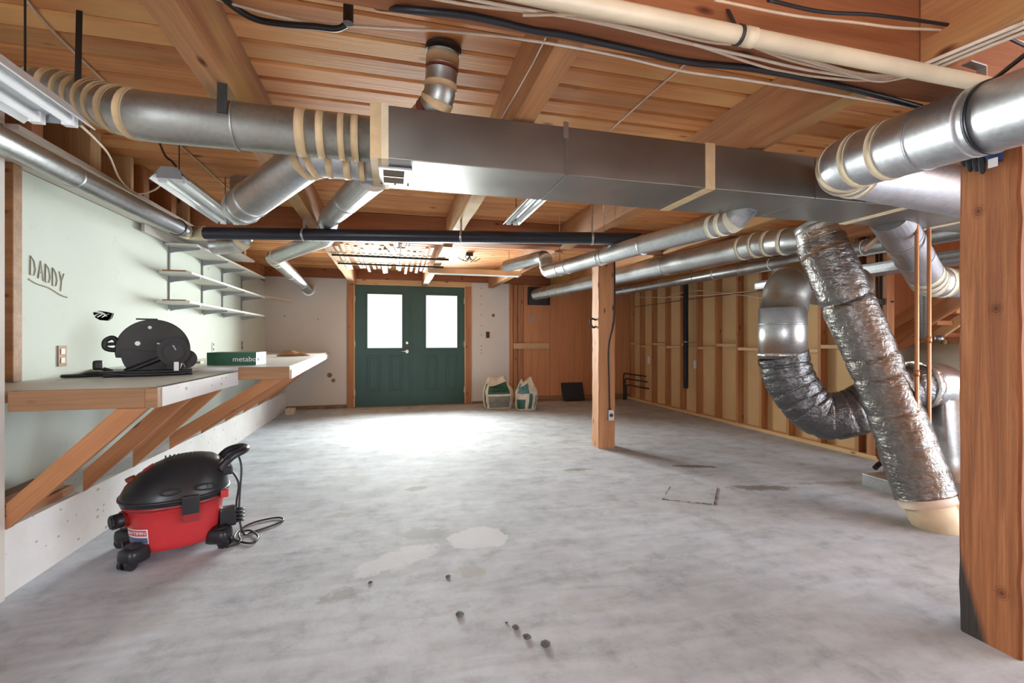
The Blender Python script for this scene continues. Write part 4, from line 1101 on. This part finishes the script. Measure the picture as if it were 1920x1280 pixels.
# ------------------------------------------------------------------ pipes and cables near the girder
pv0, pv1 = U(985, -14, y=1.095), U(1846, 158, y=1.095)
o = thing('plastic_pipe', pv0, 'cream plastic pipe fastened below the wide girder', 'pipe')
sweep('pipe', [pv0+(pv0-pv1)*.3, pv1+(pv1-pv0)*.12], .0235, 'pvc', o, 24)
P = Path([pv0, pv1])
q = U(1398, 65, y=1.095); ringband('coupling', P, P.near(q)+.012, .035, .026, 'pvc', o)
ringband('strap', P, P.near(q)-.02, .010, .0265, 'iron', o)
c_ = P.at(P.near(q)-.02); board('strap_tail', c_+Vector((0, .005, .02)), c_+Vector((-.01, .03, .09)), .012, .003, 'iron', o, up=(1, 0, 0), bev=0)
def cable(name, label, pix, zs, r, mat, group=None, cat='cable', ys=None):
    pts = []
    for i, (u, v) in enumerate(pix):
        if ys is not None: pts.append(U(u, v, y=ys))
        else: pts.append(U(u, v, z=zs[i] if hasattr(zs, '__len__') else zs))
    o = tag(sweep(name, smoothpath(pts, 8), r, mat, None, 8), label, cat, group)
    return o
zg = 2.0-.006
gl = 'cream cable clipped along the underside of the wide girder'
gg = 'cream cables under the girder'
cable('cable', gl, [(640, -40), (860, 6), (1030, 26), (1180, 52), (1310, 86), (1460, 132), (1600, 150), (1690, 146)], zg, .0045, 'cream', gg)
cable('cable', gl, [(740, -30), (930, 8), (1100, 38), (1250, 72), (1400, 105), (1520, 132), (1660, 152)], zg, .0045, 'creamlight', gg)
cable('cable', gl, [(800, -35), (960, 0), (1100, 30), (1290, 62), (1380, 76), (1480, 112), (1600, 140), (1665, 145)], zg-.004, .0045, 'cream', gg)
cable('cable', gl, [(980, 28), (1100, 28), (1200, 48), (1330, 78), (1450, 92), (1600, 136), (1690, 142)], zg-.008, .0045, 'cream', gg)
cable('cable', gl, [(960, -25), (1060, 12), (1100, 26), (1270, 57), (1400, 84), (1560, 128), (1640, 152), (1700, 145)], zg-.006, .004, 'creamlight', gg)
cable('cable', 'thick black cable sagging along the far edge of the wide girder', [(676, -30), (700, 8), (745, 16), (880, 30), (1000, 57), (1060, 66), (1180, 92), (1290, 116), (1420, 130), (1560, 158), (1680, 188), (1725, 200)], [2.24, 2.12, 1.995, 1.990, 1.992, 1.992, 1.992, 1.992, 1.992, 1.990, 1.99, 1.99], .010, 'black')
cable('cable', 'thin pale cable stretched below the planks across the near beams', [(330, -30), (430, 6), (560, 38), (660, 48), (860, 60), (1010, 78), (1150, 103), (1280, 133), (1400, 150), (1600, 183), (1722, 203)], [2.26, 2.26, 2.25, 2.23, 2.1, 2.02, 2.015, 2.01, 2.0, 1.99, 1.985], .0045, 'creamlight')
cable('cable', 'thick black hose drooping from the planks beside the first beam', [(410, -12), (440, 14), (480, 36), (530, 45), (590, 50), (630, 54), (650, 46)], [2.26, 2.26, 2.25, 2.24, 2.23, 2.23, 2.24], .011, 'black')
q = U(654, 40, z=2.22)
tag(sweep('pipe_stub', [(q.x, q.y-.02, 2.20), (q.x, q.y-.02, ZC-.001)], .017, 'iron', None, 14), 'short dark pipe stub poking down through the planks', 'pipe stub')
cable('cable', 'twin cable pinned to the planks above the taped duct bend', [(30, -25), (80, 38), (150, 108), (215, 170), (245, 196)], ZC-.006, .006, 'cream')
cable('cable', 'cable pinned slanting across the planks beside the second beam', [(1300, 105), (1283, 122), (1225, 172), (1145, 243)], ZC-.005, .0045, 'creamlight')
cable('cable', 'thin wire running along the side of the second beam', [(1026, 62), (1000, 118), (965, 175), (938, 222)], None, .003, 'creamlight', ys=None) if False else None
b2x = .535-.048
pts = [U(u, v, x=b2x) for u, v in ((1024, 70), (1000, 118), (966, 178), (940, 222))]
tag(sweep('cable', pts, .003, 'creamlight', None, 6), 'thin wire stapled along the side of the second beam', 'cable')
cable('cable', 'yellowish cable pair slanting on the planks past the hanging strip light', [(335, 270), (375, 305), (412, 340), (438, 362)], ZC-.006, .005, 'pvc')
cable('cable', 'loose looping cable between the ribbed light and the wall blocks', [(148, 232), (180, 262), (205, 292), (225, 335), (255, 362), (290, 356), (312, 332)], [1.88, 1.95, 2.0, 2.05, 2.06, 2.04, 2.02], .005, 'cream')
cable('cable', 'black flex dangling from the planks onto the strip light', [(300, 270), (310, 292), (322, 302), (330, 312)], [2.25, 2.12, 2.08, 2.045], .006, 'black')
for i, (pix) in enumerate([[(1725, 124), (1800, 92), (1920, 42)], [(1735, 128), (1830, 88), (1940, 42)], [(1745, 132), (1850, 88), (1950, 50)]]):
    cable('cable', 'pale cable clipped under the timber beam beside the cream pipe', pix, 1.994, .006, 'creamlight', 'cables under the near timber beam')
cable('cable', 'thin pale cable slung before the girder face above the cream pipe', [(1340, 0), (1480, 28), (1600, 42), (1680, 52), (1760, 56), (1850, 62), (1990, 100)], None, .004, 'cream', ys=1.07)
cable('cable', 'thin black cable slung before the girder face above the cream pipe', [(1440, 0), (1540, 22), (1640, 28), (1760, 44), (1860, 60), (1905, 78), (1990, 120)], None, .005, 'black', ys=1.05)
cable('cable', 'black cable running over the big shiny duct to the girder', [(1725, 205), (1800, 186), (1850, 158), (1900, 120), (1935, 92)], [1.988, 1.97, 1.96, 1.955, 1.95], .007, 'black')
# wires along the stud wall
for i, (pix, mt) in enumerate([([(1190, 575), (1230, 570), (1300, 560), (1400, 548), (1480, 538)], 'rust'), ([(1195, 557), (1260, 557), (1340, 552), (1420, 545)], 'creamlight'), ([(1240, 575), (1245, 560), (1300, 545), (1380, 552), (1440, 560)], 'cream')]):
    cable('cable', ['dark red wire strung along the bare studs', 'white wire strung along the bare studs', 'tan wire looping along the bare studs'][i], pix, None, .006, mt, ys=None) if False else None
    pts = [U(u, v, x=XR-.012) for u, v in pix]
    tag(sweep('cable', smoothpath(pts), .006, mt, None, 6), ['dark red wire strung along the bare studs', 'white wire strung along the bare studs', 'tan wire looping along the bare studs'][i], 'cable')
vb0, vb1 = U(1286, 520, x=XR-.05), U(1286, 728, x=XR-.05)
o = thing('drain_pipe', (vb0.x, vb0.y, vb1.z), 'upright black pipe with rounded end on the bare studs', 'pipe')
sweep('pipe', [(vb0.x, vb0.y, vb1.z), (vb0.x, vb0.y, vb1.z+.02), (vb0.x, vb0.y, 2.1)], lambda f: .028 if f == 0 else .036, 'blackpipe', o, 18)
for u in (1286,):
    q = U(1286, 642, x=XR-.05); sweep('clamp', [(vb0.x, vb0.y, q.z), (vb0.x, vb0.y, q.z+.02)], .039, 'steel', o, 18)
for i, z in enumerate((.28, .40, .50)):
    o = tag(sweep('corner_pipe', fillet([(4.28, 7.2, z), (4.28, 7.98, z), (4.28, 7.98, .002)], .05), .012, 'iron', None, 10), ['lowest thin dark pipe bent along the far stud corner', 'middle thin dark pipe bent along the far stud corner', 'uppermost thin dark pipe bent along the far stud corner'][i], 'pipe')
    o.location.x -= .05*i; o.location.y -= .04*i

# ------------------------------------------------------------------ back wall bits
q = U(917, 627, y=YB)
o = thing('wall_switch', (q.x, YB, q.z), 'small switch box on the white wall right of the doors', 'switch')
box('switch_box', q.x-.055, q.x+.005, YB-.02, YB-.0005, q.z-.06, q.z+.05, 'iron', o, .003); box('switch_plate', q.x+.006, q.x+.07, YB-.012, YB-.0005, q.z-.06, q.z+.06, 'cream', o, .003)
for (u, v, r, hostn, lab) in ((925, 591, .035, wb2, ''), (618, 703, .05, wb, ''), (625, 713, .04, wb, '')):
    q = U(u, v, y=YB)
    sweep('hole_patch', [(q.x, YB-.0005, q.z), (q.x, YB-.004, q.z)], r*.8, 'sill', hostn, 14)
for v in (540, 555, 570, 590, 610, 628, 648, 656, 662):
    q = U(902.5, v, y=YB)
    sweep('nail_mark', [(q.x, YB-.0005, q.z), (q.x, YB-.003, q.z)], .010, 'sill', wb2, 8)
q = U(998, 597, y=YB+.03)
tag(box('wall_sticker', q.x-.03, q.x+.035, YB+.034, YB+.037, q.z-.07, q.z+.05, 'grey', bev=.001), 'small silver scrap stuck on the plywood wall', 'sticker')
q = U(1096, 752, z=0)
o = thing('floor_mat', (3.25, YB-.05, 0), 'black rubber pad leaning on the plywood wall near the floor', 'mat')
a = U(1088, 745, y=YB-.12); c_ = U(1106, 725, y=YB-.12)
board('mat_sheet', (3.22, YB-.12, .012), (3.22, YB-.012, .33), .42, .02, 'blacksoft', o, up=(1, 0, 0), bev=.006)
board('mat_edge', (3.22, YB-.135, .02), (3.22, YB-.128, .05), .42, .012, 'black', o, up=(1, 0, 0), bev=.003)
tag(box('wood_block', -1.50, -1.38, YB-.28, YB-.12, 0, .085, 'board', bev=.004), 'small pale wood block on the floor by the white wall', 'wood block')
bk = [o_ for o_ in bpy.data.objects if o_.name == 'wood_block'][0]
q = U(545, 776, z=0); bk.location = (q.x+1.44, q.y-YB+.2, 0); bk.location.y = min(bk.location.y, 0)

# bags
def sack(label, u0, u1, v0, v1, yc, cols, lean):
    a = U(u0, v1, z=0); bL = U(u0, v1, y=yc); bR = U(u1, v1, y=yc); top = U((u0+u1)/2, v0, y=yc)
    w = bR.x-bL.x; h = top.z; cx = (bL.x+bR.x)/2
    o = thing('sack', (cx, yc, 0), label, 'sack')
    rings = []; n_ = 40; NZ = 16
    for i in range(NZ+1):
        f = i/NZ
        wx = w*.5*(.92+.10*math.sin(f*PI)-.34*max(0, f-.62)/.38); d = .15*(.85+.3*math.sin(min(1, f*1.25)*PI))*(1-.86*max(0, f-.6)/.4)
        ring = []
        for k in range(n_):
            a_ = 2*PI*k/n_
            c1, s1 = math.cos(a_), math.sin(a_)
            ex = math.copysign(abs(c1)**.6, c1); ey = math.copysign(abs(s1)**.75, s1)
            wr = 1+.06*noise.noise(Vector((c1*2.2+cx, s1*2.2, f*5)))+.04*noise.noise(Vector((c1*6, s1*6+cx, f*11)))
            zz = h*f*(1+(.10*math.sin(c1*4+lean*3) if f > .8 else 0))
            ring.append((cx+wx*ex*wr+lean*h*f, yc+d*ey*wr+.05*f, max(.002, zz)))
        rings.append(ring)
    body = loft('sack_body', rings, 'bag', o)
    # printed panel + stripes sit just proud of the cloth
    def skin(name, k0, k1, i0, i1, mat):
        fr_r = []
        for i in range(i0, i1+1):
            row = []
            for k in range(k0, k1+1):
                p = Vector(rings[i][k % n_]); row.append(p+Vector((p.x-cx-lean*p.z, p.y-yc, 0)).normalized()*.004)
            fr_r.append(row)
        vs = [p for r_ in fr_r for p in r_]; m_ = k1-k0+1
        mesh(name, vs, [(i*m_+k, i*m_+k+1, (i+1)*m_+k+1, (i+1)*m_+k) for i in range(len(fr_r)-1) for k in range(m_-1)], mat, o, smooth=True)
    for (nm, k0, k1, i0, i1, mt) in cols: skin(nm, k0, k1, i0, i1, mt)
    return o
sack('left paper sack with green print slumped by the white wall', 906, 962, 709, 769, 7.46, [('printed_panel', 26, 33, 8, 13, 'baggreen'), ('dark_panel', 26, 33, 1, 7, 'baggrey'), ('side_stripe', 23, 24, 1, 13, 'baggreen'), ('printed_letters', 28, 31, 9, 10, 'bag'), ('printed_letters', 27, 30, 11, 12, 'bagblue')], .0)
sack('right paper sack with blue print slumped by the plywood wall', 966, 1004, 712, 771, 7.22, [('printed_panel', 22, 30, 9, 14, 'bagblue'), ('side_stripe', 30, 31, 1, 9, 'baggreen'), ('dark_panel', 22, 29, 1, 6, 'baggreen'), ('side_stripe', 33, 34, 1, 8, 'bagblue')], .10)

# glove tucked behind the big duct on the near post
gq = U(1835, 285, x=2.116)
o = thing('work_glove', (2.115, gq.y, gq.z-.06), 'black and blue work glove tucked behind the duct on the weathered post', 'glove')
gx = 2.098
def gpt(u, v, dx=0.): return U(u, v, x=gx+dx)
rings = []
for (ua, ub, v) in ((1840, 1880, 262), (1838, 1884, 278), (1842, 1882, 292), (1848, 1878, 303)):
    a, c_ = gpt(ua, v), gpt(ub, v); rings.append([a.lerp(c_, .5)+(c_-a)*.5*math.cos(2*PI*k/16)+Vector((.012*math.sin(2*PI*k/16), 0, 0)) for k in range(16)])
loft('cuff', rings, 'navy', o)
rings = []
for (ua, ub, v) in ((1806, 1845, 258), (1803, 1848, 275), (1804, 1846, 292)):
    a, c_ = gpt(ua, v), gpt(ub, v); rings.append([a.lerp(c_, .5)+(c_-a)*.5*math.cos(2*PI*k/16)+Vector((.014*math.sin(2*PI*k/16), 0, 0)) for k in range(16)])
loft('palm', rings, 'blacksoft', o)
for (u, vt_, vb) in ((1808, 285, 312), (1818, 288, 322), (1830, 288, 321), (1841, 286, 326)):
    a, c_ = gpt(u, vt_), gpt(u+1, vb)
    sweep('finger', [a, a.lerp(c_, .5)+Vector((-.004, 0, 0)), a.lerp(c_, .9), c_], lambda f: .0105 if f < .85 else (.009 if f < .95 else .004), 'blacksoft', o, 10)
sweep('thumb', [gpt(1846, 280), gpt(1853, 300)], .009, 'blacksoft', o, 10)
a = gpt(1862, 303, -.012)
box('care_tag', a.x-.002, a.x, a.y-.014, a.y+.014, a.z-.02, a.z+.012, 'white', o)

# ------------------------------------------------------------------ wet/dry vacuum
V0 = Vector((-1.13, 2.90, 0)); va = math.radians(22)
vac = thing('shop_vacuum', V0, 'red and black wet dry vacuum with power cord on the floor', 'vacuum')
RM = Matrix.Translation(V0) @ Matrix.Rotation(va, 4, 'Z') @ Matrix.Diagonal((.95, .95, 1.03, 1))
def vp(x, y, z): return RM @ Vector((x, y, z))
def sring(cx, rx, ry, z, n_=48, e=.8, tilt=0.):
    out = []
    for k in range(n_):
        a = 2*PI*k/n_; c1, s1 = math.cos(a), math.sin(a)
        x = cx+rx*math.copysign(abs(c1)**e, c1); y = ry*math.copysign(abs(s1)**e, s1)
        out.append(vp(x, y, z+tilt*x))
    return out
loft('drum', [sring(0, .175, .155, .045), sring(0, .20, .175, .05), sring(0, .205, .18, .08), sring(0, .222, .195, .20), sring(0, .228, .20, .245), sring(0, .236, .206, .250), sring(0, .236, .206, .262)], 'red', vac)
loft('drum_rim', [sring(0, .240, .210, .255), sring(0, .246, .215, .262), sring(0, .246, .215, .275), sring(0, .236, .206, .280)], 'reddark', vac)
lidr = []
for (z, s, sh) in ((.268, 1.0, 0), (.275, 1.06, 0), (.305, 1.07, 0), (.335, 1.03, .006), (.37, .96, .018), (.41, .84, .036), (.445, .68, .055), (.468, .49, .066), (.480, .28, .07), (.484, .05, .07)):
    lidr.append(sring(sh, .238*s, .208*s, z, e=.86))
ld = loft('lid', lidr, 'lid', vac)
loft('lid_band', [sring(0, .258, .226, .290, e=.86), sring(0, .262, .229, .294, e=.86), sring(0, .262, .229, .300, e=.86), sring(0, .255, .222, .305, e=.86)], 'black', vac)
for i in range(7):
    x = -.05+.02*i; sweep('cooling_rib', [vp(x, -.06, .472-.3*(x-.03)**2), vp(x, 0, .486-.25*(x-.045)**2), vp(x, .06, .472-.3*(x-.03)**2)], .0045, 'black', ld, 6)
# control panel on the sloping front
def on_front(x, y, lift=0.):
    # height of the lid above x on the centre line
    best = None
    zs = [(.238*s-sh, z) for (z, s, sh) in ((.335, 1.03, .006), (.37, .96, .018), (.41, .84, .036), (.445, .68, .055), (.468, .49, .066), (.480, .28, .07))]
    d = -x+.10*(y/.2)**2*2.2
    for (x1, z1), (x2, z2) in zip(zs, zs[1:]):
        if x2 <= d <= x1: return z1+(z2-z1)*(x1-d)/(x1-x2)+lift
    return zs[0][1]+lift if d > zs[0][0] else zs[-1][1]+lift
def panel(name, x0, x1, y0, y1, mat, lift):
    vs = []; N = 5
    for i in range(N+1):
        for j in range(N+1):
            x = x0+(x1-x0)*i/N; y = y0+(y1-y0)*j/N; vs.append(vp(x, y, on_front(x, y, lift)))
    return mesh(name, vs, [(i*(N+1)+j, (i+1)*(N+1)+j, (i+1)*(N+1)+j+1, i*(N+1)+j+1) for i in range(N) for j in range(N)], mat, ld, True)
panel('control_panel', -.232, -.165, -.06, .05, 'rust', .007)
panel('power_switch', -.150, -.105, -.045, .005, 'red', .010)
sweep('dial', [vp(-.20, -.005, on_front(-.20, 0, .004)), vp(-.207, -.005, on_front(-.20, 0, .02))], .022, 'rust', ld, 18)
# carrying handle
hp = [vp(.20, -.11, .40), vp(.26, -.10, .455), vp(.325, -.06, .475), vp(.345, 0, .475), vp(.325, .06, .475), vp(.26, .10, .455), vp(.20, .11, .40)]
sweep('handle', smoothpath(hp), .021, 'lid', vac, 14)
box('handle_bridge', .18, .27, -.10, .10, .36, .40, 'lid', vac, .012, RM)
box('rating_sticker', .205, .255, -.055, .045, .4005, .402, 'white', vac, 0, RM)
# latches
for (lx, sy) in ((.06, -1), (.06, 1)):
    y = sy*.222
    box('latch', lx-.04, lx+.04, min(y, y+sy*.016), max(y, y+sy*.016), .225, .315, 'lid', vac, .006, RM)
    box('latch_seat', lx-.035, lx+.035, min(y-sy*.012, y+sy*.010), max(y-sy*.012, y+sy*.010), .185, .25, 'reddark', vac, .004, RM)
box('latch', .20, .24, -.17, -.12, .26, .30, 'red', vac, .006, RM)
for x in (-.03, .13):
    o = sweep('grip_recess', [vp(x+.045*math.cos(a), -.215-.004, .345+.015*math.sin(a)) for a in [2*PI*k/20 for k in range(21)]], .004, 'black', ld, 6)
# hose port at the front
sweep('hose_port', [vp(-.20, -.06, .215), vp(-.255, -.085, .212), vp(-.275, -.095, .211)], .036, 'black', vac, 22)
sweep('port_mouth', [vp(-.272, -.094, .211), vp(-.282, -.098, .2105)], .029, 'blacksoft', vac, 20)
sweep('port_collar', [vp(-.19, -.055, .215), vp(-.235, -.076, .213)], .043, 'reddark', vac, 22)
# maker's sticker: white / red band over blue band, wrapped on the drum face
def drum_pt(a, z, lift=.003):
    f = (z-.05)/.2; rx, ry = .20+.028*f, .175+.025*f; e = .8
    c1, s1 = math.cos(a), math.sin(a)
    return vp((rx+lift)*math.copysign(abs(c1)**e, c1), (ry+lift)*math.copysign(abs(s1)**e, s1), z)
def sticker(name, a0, a1, z0, z1, mat, lift):
    N = 10; vs = []
    for i in range(N+1):
        a = a0+(a1-a0)*i/N; vs += [drum_pt(a, z0, lift), drum_pt(a, z1, lift)]
    return mesh(name, vs, [(2*i, 2*i+2, 2*i+3, 2*i+1) for i in range(N)], mat, vac, True)
A0, A1 = math.radians(196), math.radians(240)
sticker('sticker', A0, A1, .098, .170, 'white', .0025)
sticker('sticker_blue', A0+.02, A1-.02, .100, .128, 'label_blue', .0035)
sticker('sticker_red', A0+.03, A1-.03, .136, .165, 'text_red', .0035)
pm_ = drum_pt((A0+A1)/2, .1505, .0055)
tdir = (drum_pt(A1, .15)-drum_pt(A0, .15)); nrm = Vector((tdir.y, -tdir.x, 0))
if nrm.dot(pm_-V0) < 0: nrm = -nrm
for i, chh in enumerate('CRAFTSMAN'):
    a = A0+.09+(A1-A0-.18)*i/8
    p_ = drum_pt(a, .1505, .0055); tg_ = drum_pt(a+.03, .1505)-drum_pt(a-.03, .1505); nn = Vector((tg_.y, -tg_.x, 0))
    if nn.dot(p_-V0) < 0: nn = -nn
    text('sticker_lettering', chh, .022, 'white', frame(p_, nn), vac, .0006)
# feet with casters
for (x, y, big) in ((-.185, -.165, 1), (-.22, .17, 1), (.20, -.14, 0), (.20, .17, 0)):
    ang = math.atan2(y, x)
    fm = RM @ Matrix.Translation((x, y, 0)) @ Matrix.Rotation(ang, 4, 'Z')
    ft_ = box('caster_foot', -.065, .055, -.05, .05, .02, .10, 'lid', vac, .03, fm)
    ft_.data.polygons.foreach_set('use_smooth', [True]*len(ft_.data.polygons))
    sweep('foot_pad', [fm @ Vector((.0, 0, .10)), fm @ Vector((0, 0, .108))], .036, 'black', ft_, 18)
    for s in (-1, 1): sweep('wheel', [fm @ Vector((.03, s*.012, .027)), fm @ Vector((.03, s*.034, .027))], .027, 'black', ft_, 16)
dp = vp(-.19, -.02, .07); sweep('drain_cap', [dp, vp(-.235, -.03, .065)], .026, 'lid', vac, 16)
# cord: down the back, plug, loops on the floor
cord = [vp(.30, -.03, .46), vp(.315, -.06, .38), vp(.305, -.08, .25), vp(.30, -.09, .13), vp(.32, -.10, .03)]
cord += [U(470, 998, z=.008), U(510, 985, z=.008), U(531, 975, z=.008), U(520, 970, z=.008), U(480, 978, z=.008), U(450, 992, z=.008), U(440, 1010, z=.008), U(470, 1018, z=.008), U(484, 1006, z=.010), U(468, 994, z=.012), U(448, 1000, z=.012), U(450, 1016, z=.008), U(425, 1026, z=.008)]
sweep('power_cord', smoothpath(cord, 10), .0055, 'black', vac, 8)
box('cord_hook', .20, .285, -.115, -.045, .085, .185, 'lid', vac, .012, RM)
cord2 = [vp(.255, .0, .385), vp(.30, -.05, .30), vp(.29, -.06, .2), vp(.285, -.07, .12)]
sweep('power_cord', smoothpath(cord2, 10), .0055, 'black', vac, 8)
pq = U(428, 1020, z=.012); sweep('plug', [pq, pq+Vector((-.045, -.01, 0))], .013, 'blacksoft', vac, 10)
for i in range(4):
    z = .10+.02*i; sweep('cord_coil', smoothpath([vp(.25, -.10, z), vp(.30, -.115, z+.006), vp(.325, -.08, z), vp(.28, -.06, z)]), .0055, 'black', vac, 8)

# grit and concrete chips on the floor
for i, (u, v, r) in enumerate([(967, 1178, .014), (988, 1196, .015), (1023, 1210, .019), (862, 1154, .017), (950, 1168, .006), (695, 1093, .010), (840, 1082, .012)]):
    q = U(u, v, z=0); bm = bmesh.new(); bmesh.ops.create_icosphere(bm, subdivisions=2, radius=r)
    for v_ in bm.verts:
        v_.co *= 1+.35*noise.noise(v_.co*80+Vector((i*3, 0, 0))); v_.co.z *= .45
    mn = min(v_.co.z for v_ in bm.verts)
    for v_ in bm.verts: v_.co += Vector((q.x, q.y, -mn))
    tag(frombm('concrete_chip', bm, 'stone'), 'small dark concrete chip lying on the open floor', 'chip', 'chips on the floor')
